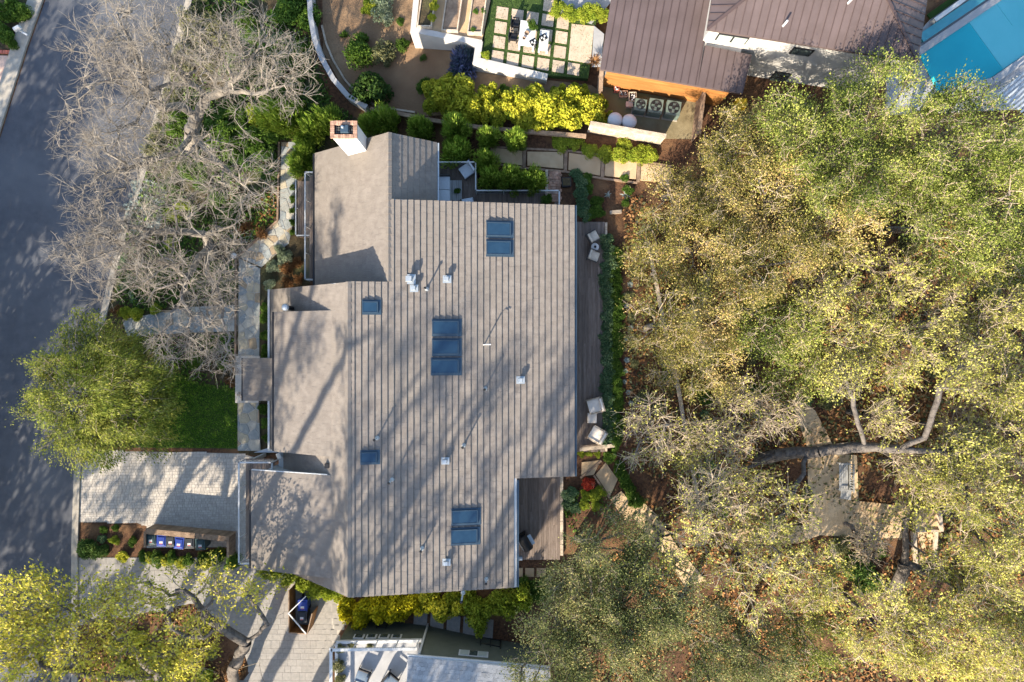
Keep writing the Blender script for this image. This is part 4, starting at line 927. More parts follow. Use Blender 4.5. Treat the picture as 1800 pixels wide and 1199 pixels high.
for px, py, m, rz, nm in ((265, 947, 'bingreen', 4, 'dark green wheeled bin at the planting-bed end of the long bin shelter'), (284, 950, 'binblue', -2, 'blue wheeled bin between a green and a black bin'), (300, 950, 'binblack', 2, 'black wheeled bin between the two blue bins'), (315, 954, 'binblue', -6, 'blue wheeled bin between the two black bins'), (333, 953, 'binblack', 2, 'black wheeled bin beside the last green bin'), (352, 956, 'bingreen', 5, 'dark green wheeled bin next to the empty end of the shelter'), (532, 1064, 'binblue', 0, 'blue wheeled bin in the small timber pen'), (531, 1083, 'binblack', 0, 'black wheeled bin in the small timber pen')):
    p = W(px, py, 1.05); p.z = h(p.x) + .04; o = pb[m]
    if m in used: o = clone(o, p, R(rz), nm)
    else: o.location = p; o.rotation_euler = (0, 0, R(rz)); o['label'] = nm; used.add(m)
    o['group'] = 'wheeled bins'
be = thing('bin_shelter', 'long dark timber shelter open over six wheeled bins', 'shelter', W(328, 950, 0))
a, b = W(256, 930, 1.22), W(403, 944, 1.22); n_ = 24; ang = math.atan2((b - a).y, (b - a).x)
for i in range(n_):
    p = a.lerp(b, (i + .5) / n_); MB().box((p.x, p.y, .6), ((b - a).length / n_ - .012, .04, 1.17), ang).build('board', M['timber'], be)
MB().beam(a + Vector((0, -.13, .0)), b + Vector((0, -.13, .0)), .34, .06).build('cap_board', M['timber'], be)
for px, c0_, c1_ in ((401, 945, 980), (255, 934, 962)):
    a, b = W(px, c0_, 1.18), W(px, c1_, 1.18)
    for i in range(7): p = a.lerp(b, (i + .5) / 7); MB().box((p.x, p.y, .59), (.04, (b - a).length / 7 - .012, 1.14)).build('side_board', M['timber'], be)
    MB().beam(a + Vector((0, 0, .03)), b + Vector((0, 0, .03)), .14, .05).build('cap_board', M['timber'], be)
pe = thing('bin_pen', 'small cedar bin pen with a white diagonal brace', 'shelter', W(525, 1080, 0))
for a, b in (((508, 1038), (508, 1112)), ((508, 1112), (540, 1114)), ((540, 1114), (549, 1078))):
    A_, B_ = W(*a, 1.3), W(*b, 1.3); n_ = max(3, int((B_ - A_).length / .16)); ang = math.atan2((B_ - A_).y, (B_ - A_).x)
    for i in range(n_): p = A_.lerp(B_, (i + .5) / n_); MB().box((p.x, p.y, h(p.x) + .66), ((B_ - A_).length / n_ - .01, .035, 1.28), ang).build('board', M['cedar'], pe)
    MB().beam(A_ + Vector((0, 0, .03)), B_ + Vector((0, 0, .03)), .06, .05).build('cap_rail', M['timber'], pe)
MB().beam(W(507, 1078, 1.38), W(538, 1114, 1.38), .08, .06).build('brace', M['trim'], pe); MB().beam(W(507, 1078, 1.38), W(538, 1048, 1.38), .06, .05).build('brace', M['trim'], pe)
for px, nm in ((790, 'pale green valve box lid on the dirt behind the lime shrubs'), (822, 'pale green valve box lid beside the small round shrub')):
    p = G(px, 154, .1); t = thing('valve_box', nm, 'valve box', (p.x, p.y, h(p.x))); MB().box((p.x, p.y, h(p.x) + .04), (.55, .36, .12), -.1).build('box', M['valve'] if 'valve' in M else M.setdefault('valve', mat('pale_green_plastic', (.24, .36, .28), rough=.5)), t, bevel=.02); MB().box((p.x, p.y, h(p.x) + .112), (.47, .28, .02), -.1).build('lid', M['valve'], t)
# mailbox across the street
p = G(30, 50, 1.1); t = thing('mailbox', 'white mailbox on a post by the opposite kerb', 'mailbox', (p.x, p.y, 0)); MB().box((p.x, p.y, .5), (.1, .1, 1.0)).build('post', M['trim'], t)
MB().box((p.x, p.y, 1.12), (.26, .5, .24), R(-60), taper=.8).build('box', M['whitepl'], t, bevel=.03); MB().box((p.x + .35, p.y - .25, .9), (.4, .1, .06), R(-30)).build('arm', M['trim'], t)

# ------------------------------------------------------------------ bench, timber stairs and the long rail under the oaks
bn = thing('bench', 'grey slatted garden bench under the big oak limb', 'bench', G(1485, 845)); p0 = G(1483, 838, .45)
for k in range(4): MB().box((p0.x - .22 + k * .14, p0.y, p0.z), (.12, 1.7, .035)).build('seat_slat', M['teak'], bn)
for k in range(11): MB().box((p0.x + .36, p0.y - .78 + k * .156, p0.z + .28), (.03, .055, .44)).build('back_slat', M['teak'], bn)
for zz in (.06, .52): MB().box((p0.x + .36, p0.y, p0.z + zz), (.06, 1.72, .06)).build('back_rail', M['teak'], bn)
for sy in (-1, 1):
    for dx in (-.24, .36): MB().box((p0.x + dx, p0.y + sy * .80, p0.z - .24), (.07, .07, .43)).build('leg', M['teak'], bn)
    MB().box((p0.x + .02, p0.y + sy * .80, p0.z + .2), (.62, .07, .04)).build('armrest', M['teak'], bn)
p = G(1487, 870, .42); t = table((1487, 870), 9, 8, 3.0, .42, 'side_table', 'square grey wooden table at the end of the garden bench', 'table', 'teak', .03)
sp = thing('timber_stair', 'timber-edged stair filled with tan gravel below the oaks', 'stairs', G(1620, 950))
for k, (y0, y1) in enumerate(((892, 930), (933, 1005))):
    zz = .34 - .3 * k
    q = [G(1600 + 3 * k, y0), G(1642 - 0 * k, y0), G(1646 - 8 * k, y1), G(1604 + 4 * k, y1)]; MB().prism([v[:2] for v in q], 2.9, 3.0 + zz).build('tread', M['tan'], sp)
    for i, j in ((0, 3), (1, 2)): MB().beam(q[i] + Vector((0, 0, zz + .06)), q[j] + Vector((0, 0, zz + .06)), .2, .34).build('side_timber', M['oldwood'], sp)
    MB().beam(q[3] + Vector((0, 0, zz)), q[2] + Vector((0, 0, zz)), .14, .22).build('nosing', M['oldwood'], sp)
rl = thing('timber_rail', 'long straight weathered timber rail running through the oak grove', 'rail', G(1195, 690))
pts = [(1138, 425), (1150, 480), (1165, 560), (1192, 680), (1205, 760), (1222, 850), (1240, 955)]
for a, b in zip(pts[:-1], pts[1:]):
    A_, B_ = G(*a, .9), G(*b, .9); MB().beam(A_, B_, .22, .10).build('rail', M['oldwood'], rl); MB().box((A_.x, A_.y, A_.z - .5), (.14, .14, .95)).build('post', M['oldwood'], rl)
tag(MB().beam(G(1418, 790, .1), G(1500, 779, .1), .2, .2).build('edging_timber', M['oldwood']), 'timber edge at the head of the tan gravel landing', 'edging')
tag(MB().beam(G(1092, 372, .15), G(1072, 374, .15), .2, .25).build('edging_timber', M['oldwood']), 'short timber edge between the hedge and the succulents', 'edging')

# ------------------------------------------------------------------ plants
def unit(v): return v / np.maximum(np.linalg.norm(v, axis=-1, keepdims=True), 1e-9)
def leaves_mesh(name, C, size, elong=1.7, up=.7, g=None, axis=None, jit=.35, tone=None):
    """one four-cornered leaf at each point of C, tilted at random"""
    g = g or rng; n_ = len(C); nor = unit(g.normal(size=(n_, 3)) + np.array([0, 0, up * 1.6]))
    ax_ = g.normal(size=(n_, 3)) if axis is None else axis + g.normal(size=(n_, 3)) * .35
    a = unit(np.cross(nor, ax_) if axis is None else ax_); b = unit(np.cross(nor, a))
    s_ = size * (1 + g.uniform(-jit, jit, size=(n_, 1)))
    a = a * s_ * elong / 2; b = b * s_ / 2
    fold = unit(np.cross(a, b)) * s_ * .12
    V = np.stack([C - a, C + b * .9 + fold - a * .1, C + a, C - b * .9 + fold - a * .1], axis=1).reshape(-1, 3)
    Q = np.arange(n_ * 4).reshape(-1, 4)
    return mesh_np(name, V, Q, g.random(n_) if tone is None else np.clip(tone, 0, 1))
def tubes_np(A, B, ra, rb, k):
    """open k-sided tubes A->B"""
    d = unit(B - A); ref = np.where(np.abs(d[:, 2:3]) < .9, np.array([[0, 0, 1.]]), np.array([[1., 0, 0]]))
    s_ = unit(np.cross(d, ref)); u = np.cross(s_, d); n_ = len(A); V = np.empty((n_, 2 * k, 3))
    for i in range(k):
        o = s_ * math.cos(2 * math.pi * i / k) + u * math.sin(2 * math.pi * i / k); V[:, i] = A + o * ra[:, None]; V[:, k + i] = B + o * rb[:, None]
    base = (np.arange(n_) * 2 * k)[:, None]
    Q = np.concatenate([base + np.array([[i, (i + 1) % k, k + (i + 1) % k, k + i]]) for i in range(k)], axis=0)
    return V.reshape(-1, 3), Q
def merge(parts):
    Vs, Qs, o = [], [], 0
    for V, Q in parts: Vs.append(V); Qs.append(Q + o); o += len(V)
    return np.concatenate(Vs), np.concatenate(Qs)
def smooth(me): me.polygons.foreach_set('use_smooth', np.ones(len(me.polygons), bool)); return me

def tree(label, limbs, blobs, nat, rtrunk, leaf=None, bark='bark', twigm=None, nleaf=0, lsize=.12, twigs=5, tlen=.8, seed=1, group=None, name='tree', cat='tree',
         spread=.45, elong=1.6, step=.55, rtip=.012, shell=.35, droop=0.0, up=.7, wig=.16, root=None, ltw=.5, tr=.009, cluster=1.0, bias=.30):
    """limbs: polylines of (px,py,height above 0) seen in the photo; blobs: crown volumes (px,py,z,rx,ry,rz metres)"""
    g = np.random.default_rng(seed); N_ = 90000
    P_ = np.zeros((N_, 3)); par = np.full(N_, -1, int); pl = np.zeros(N_); cnt = 0
    for li, lb in enumerate(limbs):
        pts = np.array([tuple(G(x, y)) if z is None else tuple(W(x, y, z)) for x, y, z in lb])
        if li == 0: P_[0] = pts[0] - np.array([0, 0, .25]); cnt = 1; cur = 0
        else: cur = int(np.argmin(np.linalg.norm(P_[:cnt] - pts[0], axis=1)))
        st_ = P_[cur].copy()
        for k in range(1 if li == 0 else 0, len(pts)):
            e0 = pts[k]; n_ = max(1, int(np.linalg.norm(e0 - st_) / step))
            for q in range(1, n_ + 1):
                P_[cnt] = st_ + (e0 - st_) * q / n_ + (g.normal(size=3) * .09 * step if q < n_ else 0); par[cnt] = cur; pl[cnt] = pl[cur] + step; cur = cnt; cnt += 1
            st_ = e0
    A_ = []; vol = np.array([b[3] * b[4] * max(b[5], 1) for b in blobs]); vol = vol / vol.sum()
    for b, f in zip(blobs, vol):
        n_ = max(4, int(nat * f)); d = unit(g.normal(size=(n_, 3))); rr = g.random((n_, 1)) ** shell
        c0 = np.array(W(b[0], b[1], b[2])); A_.append(c0 + d * rr * np.array(b[3:6]))
    A_ = np.concatenate(A_); A_ = A_[np.argsort(np.linalg.norm(A_ - P_[max(0, cnt // 2)], axis=1))]
    zmin = 1.0; A_[:, 2] = np.maximum(A_[:, 2], hv(A_[:, 0]) + .6)
    tips = []
    for a in A_:
        d = np.linalg.norm(P_[:cnt] - a, axis=1); j = int(np.argmin(d + bias * pl[:cnt] + np.where(P_[:cnt, 2] > a[2] + .6, .8, 0)))
        n_ = max(1, int(math.ceil(d[j] / step))); st_ = P_[j].copy(); cur = j; side = g.normal(size=3) * wig * d[j]; side[2] = abs(side[2]) * .6
        for q in range(1, n_ + 1):
            t = q / n_; P_[cnt] = st_ + (a - st_) * t + side * math.sin(math.pi * t) + (g.normal(size=3) * .05 if q < n_ else 0); par[cnt] = cur; pl[cnt] = pl[cur] + d[j] / n_; cur = cnt; cnt += 1
        tips.append(cur)
    w = np.zeros(cnt); w[tips] = 1
    for i in range(cnt - 1, 0, -1): w[par[i]] += max(w[i], .02)
    ex = math.log(rtrunk / rtip) / math.log(max(w[0], 2)); r = rtip * np.maximum(w, 1) ** ex
    base = thing(name, label, cat, Vector(P_[0] + np.array([0, 0, .25])), 0, group); off = np.array(base.location)
    idx = np.arange(1, cnt); pa = par[idx]; ra = np.minimum(r[pa], r[idx] * 1.25); rb = r[idx]; parts = []
    thick = rb > .05; big = np.zeros(cnt, bool)
    for msk, k, nm in ((thick, 8, 'trunk'), (~thick, 3, 'branches')):
        if not msk.any(): continue
        V, Q = tubes_np(P_[pa[msk]], P_[idx[msk]] + unit(P_[idx[msk]] - P_[pa[msk]]) * np.minimum(rb[msk], .1)[:, None] * .6, ra[msk], rb[msk], k); parts.append((nm, V, Q))
    if parts and parts[0][0] == 'trunk':
        link(smooth(mesh_np('trunk', parts[0][1] - off, parts[0][2])), 'trunk', M[bark], base); parts = parts[1:]
    tp_ = P_[np.array(tips)]; dirs = unit(tp_ - P_[par[np.array(tips)]]); br = [(p[1], p[2]) for p in parts]; ends = tp_
    if twigs:
        S = np.repeat(tp_, twigs, 0); Dv = np.repeat(dirs, twigs, 0); n_ = len(S)
        S = S - Dv * g.random((n_, 1)) * tlen * .6
        d1 = unit(Dv * .7 + g.normal(size=(n_, 3)) * .75 + np.array([0, 0, .15 - droop])); L1 = tlen * g.uniform(.35, .75, (n_, 1)); m1 = S + d1 * L1
        d2 = unit(d1 + g.normal(size=(n_, 3)) * .45 + np.array([0, 0, .15 - droop * 1.6])); e2 = m1 + d2 * L1 * g.uniform(.5, 1, (n_, 1))
        d3 = unit(d1 + g.normal(size=(n_, 3)) * .7); e3 = m1 + d3 * L1 * g.uniform(.35, .7, (n_, 1))
        o1 = np.full(n_, tr); br += [tubes_np(S, m1, o1 * 1.25, o1, 3), tubes_np(m1, e2, o1, o1 * .55, 3), tubes_np(m1, e3, o1 * .8, o1 * .5, 3)]
        ends = np.concatenate([m1, e2, e3, (m1 + e2) / 2])
    if br:
        V, Q = merge(br); link(mesh_np('branches', V - off, Q), 'branches', M[twigm or bark], base)['kind'] = 'stuff'
    if leaf and nleaf:
        ne = len(ends); keep = g.random(ne) ** .6; ki = g.choice(ne, nleaf, p=keep / keep.sum()); pick = ends[ki]
        C = pick + g.normal(size=(nleaf, 3)) * spread * cluster * np.array([1, 1, .75])
        if droop: C[:, 2] -= g.random(nleaf) * droop
        cen = tp_.mean(0); axis = unit(C - cen - np.array([0, 0, -1.0])) * .6
        if droop > .3: axis = unit((C - cen) * np.array([1, 1, 0])) * .8 + np.array([0, 0, -.55])
        wv = np.sin(C[:, 0] * 1.1 + 1.3 * np.sin(C[:, 1] * .9 + seed)) * np.sin(C[:, 1] * 1.2 + seed) * .22
        tone = .55 * g.random(ne)[ki] + .42 * g.random(nleaf) + wv + .02
        link(leaves_mesh('crown', C - off, lsize, elong, up, g, axis, tone=tone), 'crown', M[leaf], base)
    return base

# ---- shrubs: one foliage mesh per kind and variant, copied
def shrub_mesh(name, n_, size, seed, elong=1.8, lumps=16, flat=.85, up=.5, spiky=0.0):
    g = np.random.default_rng(seed); c = unit(g.normal(size=(lumps, 3))) * g.uniform(.15, .72, (lumps, 1)); c[:, 2] = np.abs(c[:, 2]) * flat + .25
    rr = g.uniform(.20, .46, lumps); k = g.integers(0, lumps, n_); d = unit(g.normal(size=(n_, 3))); C = c[k] + d * (rr[k] * g.random(n_) ** .33)[:, None]
    C[:, 2] = np.maximum(C[:, 2], .04)
    axis = unit(C - np.array([0, 0, -.1])) + np.array([0, 0, .2]) if spiky else None
    return leaves_mesh(name, C, size, elong, up, g, axis, tone=.5 * g.random(lumps)[k] + .5 * g.random(n_))
SH = {}
def shrub_kind(key, leaf, n_, size, **kw):
    SH[key] = []
    for v in range(3):
        me = shrub_mesh('foliage', n_, size, hash(key) % 1 + len(SH) * 10 + v, **kw); me.materials.append(M[leaf]); SH[key].append(me)
stem_me = None
def shrub(key, px, py, r, label, group, hz=1.0, name='shrub', cat='shrub', z=None, flat=None, foot=True):
    """px,py: the middle of the bush in the photo, r: radius in metres"""
    global stem_me
    if stem_me is None:
        m = MB()
        for k in range(5): a = k * 1.256; m.tube([(0.02 * math.cos(a), .02 * math.sin(a), -.1), (.18 * math.cos(a), .18 * math.sin(a), .32), (.32 * math.cos(a), .32 * math.sin(a), .6)], [.035, .028, .012], 5)
        o = m.build('stems', M['bark']); stem_me = o.data; bpy.data.objects.remove(o)
    p = G(px, py, r * hz * .7) if z is None else W(px, py, z + r * hz * .7); b0 = h(p.x) if z is None else z
    t = thing(name, label, cat, (p.x, p.y, b0), rnd.uniform(0, 6.28), group); s_ = r * rnd.uniform(1.04, 1.2); t.scale = (s_ * rnd.uniform(.9, 1.12), s_, s_ * hz)
    for nm, me in (('foliage', SH[key][rnd.randrange(3)]), ('stems', stem_me)):
        o = bpy.data.objects.new(nm, me); COL.objects.link(o); o.parent = t
    return t
for a in (('lime', 'lime', 4200, .085), ('yellow', 'yellow', 4200, .09), ('yelgrn', 'yelgrn', 4200, .075), ('green', 'green', 3600, .080), ('dkgreen', 'dkgreen', 3600, .075), ('sage', 'sage', 2600, .07), ('olive', 'olive', 2600, .075), ('redleaf', 'redleaf', 1500, .12), ('rust', 'rust', 1500, .07), ('bluegrn', 'bluegrn', 1800, .12)):
    shrub_kind(*a)
shrub_kind('bamboo', 'bamboo', 5200, .042, elong=5.5, spiky=1, lumps=34); shrub_kind('lav', 'lav', 2200, .05, elong=6, spiky=1)
def row(key, pts, label, group, **kw):
    for q in pts: shrub(key, q[0], q[1], q[2], label, group, **kw)
SHR = row
# lime row behind the service yard and terrace
row('lime', [(770, 168, 1.15), (808, 158, 1.2), (842, 178, 1.1), (792, 195, .9), (868, 200, .9), (825, 190, .9), (760, 150, .8), (855, 160, .8), (790, 145, .8)], 'lime yellow shrub below the white terrace wall', 'lime shrubs below the terrace wall', hz=1.3)
row('lime', [(905, 185, 1.1), (940, 180, 1.2), (978, 178, 1.25), (1015, 178, 1.2), (1050, 185, 1.05), (955, 215, .85), (1000, 212, .9), (1030, 200, .9), (920, 212, .8), (890, 190, 1.0), (960, 198, 1.0), (925, 196, .9), (995, 192, 1.0), (1040, 190, .9), (1060, 205, .7), (980, 160, .7), (1020, 160, .7), (940, 165, .7)], 'lime yellow shrub beside the service yard', 'lime shrubs beside the service yard', hz=1.3)
row('yelgrn', [(985, 262 - 12, .6), (1010, 250, .6), (1035, 262, .6), (1065, 266, .65), (1090, 268, .65), (1118, 270, .7), (1145, 272, .7), (1095, 252, .5)], 'small yellow-green shrub along the upper slab path', 'shrubs along the upper slab path', hz=.8)
# feathery shrubs by the house
row('bamboo', [(673, 212, .95), (738, 222, .95), (800, 224, .9), (858, 240, .8), (908, 243, .75), (648, 215, .8)], 'feathery green shrub along the timber retaining wall', 'feathery shrubs along the retaining wall', hz=2.5)
row('bamboo', [(800, 266, .95), (854, 284, .85), (862, 312, .85), (897, 312, .95), (939, 316, .9)], 'feathery green shrub against the white deck rail', 'feathery shrubs against the deck rail', hz=2.5)
row('bamboo', [(522, 287, .85), (575, 212, 1.0), (545, 225, 1.0), (500, 205, 1.1), (470, 200, 1.0), (530, 262, .8)], 'feathery green shrub between the chimney and the flagstone walk', 'feathery shrubs by the chimney', hz=2.5)
# slope plants
for k, x, y, r, nm, hz in (('green', 628, 85, 1.15, 'rounded bright green shrub on the dirt slope by the curved wall', 1.2), ('dkgreen', 655, 148, 1.45, 'dense dark green shrub at the foot of the dirt slope', 1.2), ('olive', 672, 88, .95, 'olive grey shrub beside the round green shrub on the slope', 1.1), ('green', 708, 78, .52, 'small bright green ball shrub near the white wall corner', 1.1), ('sage', 676, 18, .9, 'silvery round shrub high on the dirt slope', .9), ('yelgrn', 648, 8, .7, 'yellow-green shrub next to the silvery shrub', 1.), ('lav', 812, 108, 1.3, 'blue flowering rosemary mound against the white terrace wall', .9), ('dkgreen', 744, 101, .28, 'tiny dark shrub alone on the bare slope', 1.), ('green', 742, 150, .6, 'dark leafy shrub below the lime row', 1.), ('green', 604, 60, .3, 'tiny shrub beside the curved white wall', 1.), ('green', 704, 37, .3, 'tiny shrub between the silvery shrub and the raised beds', .8), ('green', 886, 155, .4, 'small green shrub under the white terrace wall', .8)):
    shrub(k, x, y, r, nm, None, hz)
row('lime', [(762, 8, .4), (758, 30, .3)], 'yellow-green salad plant in the first raised bed', 'plants in the raised bed', z=TZ + .36, hz=.7)
row('green', [(836, 20, .22), (850, 18, .2), (832, 52, .2)], 'small seedling in the raised bed by the pavers', 'seedlings in the raised bed', z=TZ + .36, hz=.6)
row('yelgrn', [(982, 10, .55), (1000, 22, .55), (1020, 22, .6), (1040, 20, .6), (1060, 25, .55), (975, 20, .4)], 'pale yellow-green hedge plant along the terrace path', 'pale hedge along the terrace path', z=TZ, hz=.8)
for x, y, r, z, nm in ((936, 44, .42, TZ + .8, 'leafy potted plant on the white dining table'), (853, 95, .32, TZ + .1, 'yellow flowering plant in the white planter corner'), (803, 335, .22, 3.42, 'small green plant on the grey coffee table'), (962, 350, .42, 3.05, 'yellow-green pot plant at the end of the north deck')):
    shrub('green' if 'green' in nm or 'leafy' in nm else 'yelgrn', x, y, r, nm, None, .9, name='potted_plant', cat='plant', z=z)
row('olive', [(598, 1141, .35), (594, 1172, .5), (597, 1197, .45), (650, 1138, .3), (618, 1137, .3)], 'potted plant along the railing of the roof terrace', 'potted plants on the roof terrace', z=3.65, hz=.8, name='potted_plant', cat='plant')
# yellow row along the south eave
row('yellow', [(610, 1072, 1.0), (640, 1078, 1.05), (632, 1100, .75), (668, 1070, 1.0), (700, 1074, 1.0), (720, 1066, .9)], 'bright yellow shrub between the tan roof and the dark green wall', 'yellow shrubs by the dark green wall', hz=1.9)
row('lime', [(752, 1064, .95), (780, 1070, 1.0), (805, 1062, .9)], 'lime shrub along the south eave of the tan roof', 'lime shrubs by the south eave', hz=1.9)
row('yelgrn', [(835, 1072, 1.05), (862, 1068, .95), (842, 1095, .7), (895, 1062, .95), (918, 1058, .9)], 'yellow-green shrub near the corner of the south eave', 'yellow-green shrubs by the south eave', hz=1.8)
row('yelgrn', [(555, 1035, .8), (585, 1045, .8), (530, 1028, .8), (500, 1018, .8), (470, 1008, .8)], 'yellow-green shrub squeezed against the garage roof edge', 'shrubs against the garage roof', hz=1.5)
row('green', [(250, 980, .5), (275, 985, .55), (300, 982, .5), (382, 982, .6), (408, 990, .6), (355, 985, .55), (330, 985, .5)], 'leafy green hedge plant behind the long bin shelter', 'hedge behind the bin shelter', hz=1.0)
row('lime', [(262, 982, .45), (290, 986, .5), (318, 988, .5), (366, 990, .55), (215, 978, .4)], 'lime hedge plant behind the long bin shelter', 'lime hedge behind the bin shelter', hz=.9)
for k, x, y, r, nm in (('dkgreen', 150, 965, .75, 'dark spreading shrub on the corner of the small planting bed'), ('dkgreen', 172, 970, .6, 'dark shrub next to the corner shrub of the planting bed'), ('green', 180, 932, .3, 'clipped round shrub in the small planting bed'), ('green', 201, 928, .3, 'clipped round shrub near the pavers in the planting bed'), ('bluegrn', 176, 948, .35, 'grey-green shrub in the middle of the planting bed'), ('yelgrn', 200, 950, .35, 'yellow-green shrub in the planting bed'), ('green', 231, 953, .36, 'round green shrub by the end of the bin shelter')):
    shrub(k, x, y, r, nm, None, 1.0)
row('green', [(466, 590, .42), (468, 612, .42), (465, 560, .42), (464, 640 - 16, .38), (466, 540, .4), (462, 720, .4), (466, 745, .4), (468, 770, .35)], 'bright green shrub between the flagstone walk and the house wall', 'shrubs along the front wall', hz=.9)
row('sage', [(480, 470, .55), (500, 455, .5), (472, 500, .5), (490, 440, .4)], 'grey-green mound at the bend of the flagstone walk', 'grey-green mounds by the walk', hz=.8)
row('rust', [(505, 475, .6), (520, 460, .55), (505, 498, .55), (525, 490, .5)], 'brown twiggy shrub below the narrow front balcony', 'brown shrubs by the front balcony', hz=.8)
row('green', [(514, 330, .25), (514, 350, .25), (514, 370, .25), (514, 390, .25), (514, 408, .25)], 'low hedge plant along the white edge of the landing', 'low hedge along the landing', hz=1.2)
# clipped hedge along the east deck and the beds near it
row('bluegrn', [(1068 + 3 * math.sin(i), 420 + i * 15.5, .5) for i in range(24)], 'blue-green hedge plant along the edge of the east deck', 'blue-green hedge along the east deck', hz=1.0)
row('green', [(1084 + 2 * math.sin(i * 2), 445 + i * 16, .48) for i in range(22)], 'green hedge plant beside the mulch strip', 'green hedge beside the mulch', hz=1.0)
row('bluegrn', [(1020, 318, .55), (1022, 338, .55), (1024, 358, .55), (1026, 376, .5), (1012, 305, .45)], 'blue-green shrub east of the black planter', 'blue-green shrubs by the black planter', hz=.9)
row('green', [(1034, 312, .4), (1048, 352, .45), (1052, 372, .5), (1040, 378, .4), (1035, 332, .4), (1098, 312, .35), (1105, 335, .35), (1100, 355, .3)], 'small green shrub in the mulch bed under the slab path', 'green shrubs in the upper mulch bed', hz=.9)
row('green', [(1072, 803, .5), (1090, 822, .52), (1096, 838, .5), (1104, 855, .5), (1110, 872, .48), (1120, 885, .5)], 'bright green round shrub lining the stepping slabs', 'round shrubs lining the stepping slabs', hz=.9)
shrub('redleaf', 1032, 850, .5, 'red-leaved shrub at the foot of the stepping slabs', None, .9)
row('bluegrn', [(1003, 868, .55), (1000, 885, .5), (1010, 895, .4)], 'grey-green shrub beside the square deck', 'grey-green shrubs by the square deck', hz=.9)
row('yelgrn', [(1045, 870, .45), (1055, 865, .45), (1030, 872, .4), (1025, 890, .4), (1050, 890, .4)], 'yellow-green shrub next to the red-leaved shrub', 'yellow-green shrubs by the red shrub', hz=.9)
row('yelgrn', [(1022, 798, .3), (1035, 797, .25), (1050, 797, .25)], 'small yellow plant in the timber planter', 'plants in the timber planter', hz=.9)
row('dkgreen', [(1510, 1000, 1.1), (1530, 1020, 1.0), (1262, 885, .7), (1210, 880, .5), (1270, 900, .5)], 'dark green shrub under the budding oaks', 'dark shrubs under the oaks', hz=1.1)
row('green', [(1549, 972, .4), (930, 1040, .7), (950, 1045, .7), (915, 1028, .6), (1240, 700, .6), (1330, 690, .7), (1180, 660, .5)], 'bright green shrub in the shade of the oaks', 'bright shrubs under the oaks', hz=.8)
row('olive', [(1130, 700, .6), (1160, 720, .55), (1110, 560, .4), (1112, 600, .4), (1115, 640, .4), (1106, 520, .4), (1120, 480, .5), (1480, 960, .8), (1420, 870, .5), (1660, 900, .7), (1560, 720, .9), (1460, 700, .8), (1640, 640, .9), (1330, 620, .9), (1240, 640, .8), (1740, 500, 1.0), (1600, 420, 1.0), (1300, 400, .9), (1480, 330, 1.0), (1350, 270, 1.0)], 'olive grey understorey shrub on the mulch slope', 'understorey shrubs on the mulch slope', hz=.8)
row('olive', [(352 - i * 7.4, -4 + i * 24, .55 + .2 * (i % 3)) for i in range(13)], 'olive shrub spilling over the kerb under the bare tree', 'olive shrubs along the kerb', hz=.7)
row('green', [(330, 300, .8), (350, 320, .8), (300, 330, .6), (360, 290, .7), (420, 210, .8), (400, 190, .8), (370, 200, .7), (490, 170, .8), (520, 140, .8), (530, 90, .8), (440, 60, .8), (410, 100, .8), (340, 500, .6), (380, 470, .6), (400, 500, .6), (370, 610, .6), (340, 630, .6), (390, 640, .5)], 'bushy green shrub on the planted slope of the front garden', 'bushy shrubs of the front slope', hz=.7)
row('yelgrn', [(250, 1150, .7), (280, 1165, .7), (220, 1175, .7), (310, 1180, .7), (340, 1160, .6), (360, 1190, .6), (270, 1195, .7), (240, 1125, .6)], 'yellow-green shrub in the bed under the street-corner oak', 'shrubs under the street-corner oak', hz=.7)
row('olive', [(300, 1145, .7), (330, 1130, .6), (260, 1180, .7), (370, 1150, .6), (200, 1140, .6)], 'olive shrub in the bed under the street-corner oak', 'olive shrubs under the street-corner oak', hz=.7)
# front garden bushes
row('green', [(310, 210, .9), (300, 225, .8), (365, 232, 1.0), (390, 225, .9), (430, 30, .9), (500, 20, 1.1), (520, 0, 1.1), (540, 30, .9), (480, 80, .9), (500, 110, .9), (450, 130, .8), (410, 260, .9), (440, 250, 1.0), (470, 230, .9)], 'leafy green shrub under the bare trees', 'green shrubs under the bare trees', hz=.9)
row('dkgreen', [(460, 265, .9), (430, 285, .8), (400, 300, .8), (470, 300, .8), (300, 470, .7), (330, 480, .6), (280, 500, .7), (310, 520, .6), (400, 380, .8), (380, 350, .8), (420, 350, .8)], 'dark green shrub in the front garden', 'dark green shrubs in the front garden', hz=.7)
row('olive', [(345, 60, 1.0), (370, 40, 1.0), (320, 85, .8), (360, 100, .9), (330, 30, .9), (390, 70, .8)], 'olive grey shrub by the street under the bare tree', 'olive shrubs by the street', hz=1.2)
row('yelgrn', [(455, 200, .9), (470, 190, .9), (520, 190, .8), (300, 375, .6), (320, 360, .5), (215, 548, .5), (240, 550, .5), (270, 545, .5), (300, 432, .5)], 'yellow-green shrub in the front garden', 'yellow-green shrubs in the front garden', hz=.8)
row('rust', [(205, 545, .55), (430, 690, .5), (415, 650, .5), (405, 670, .5), (430, 400, .6), (460, 410, .6)], 'red-brown shrub in the front garden', 'red-brown shrubs in the front garden', hz=.8)
row('green', [(10, 20, .9), (25, 10, .8), (5, 60, .7), (40, 25, .6), (20, 75, .5)], 'green shrub in the bed across the street', 'shrubs across the street', hz=.9)

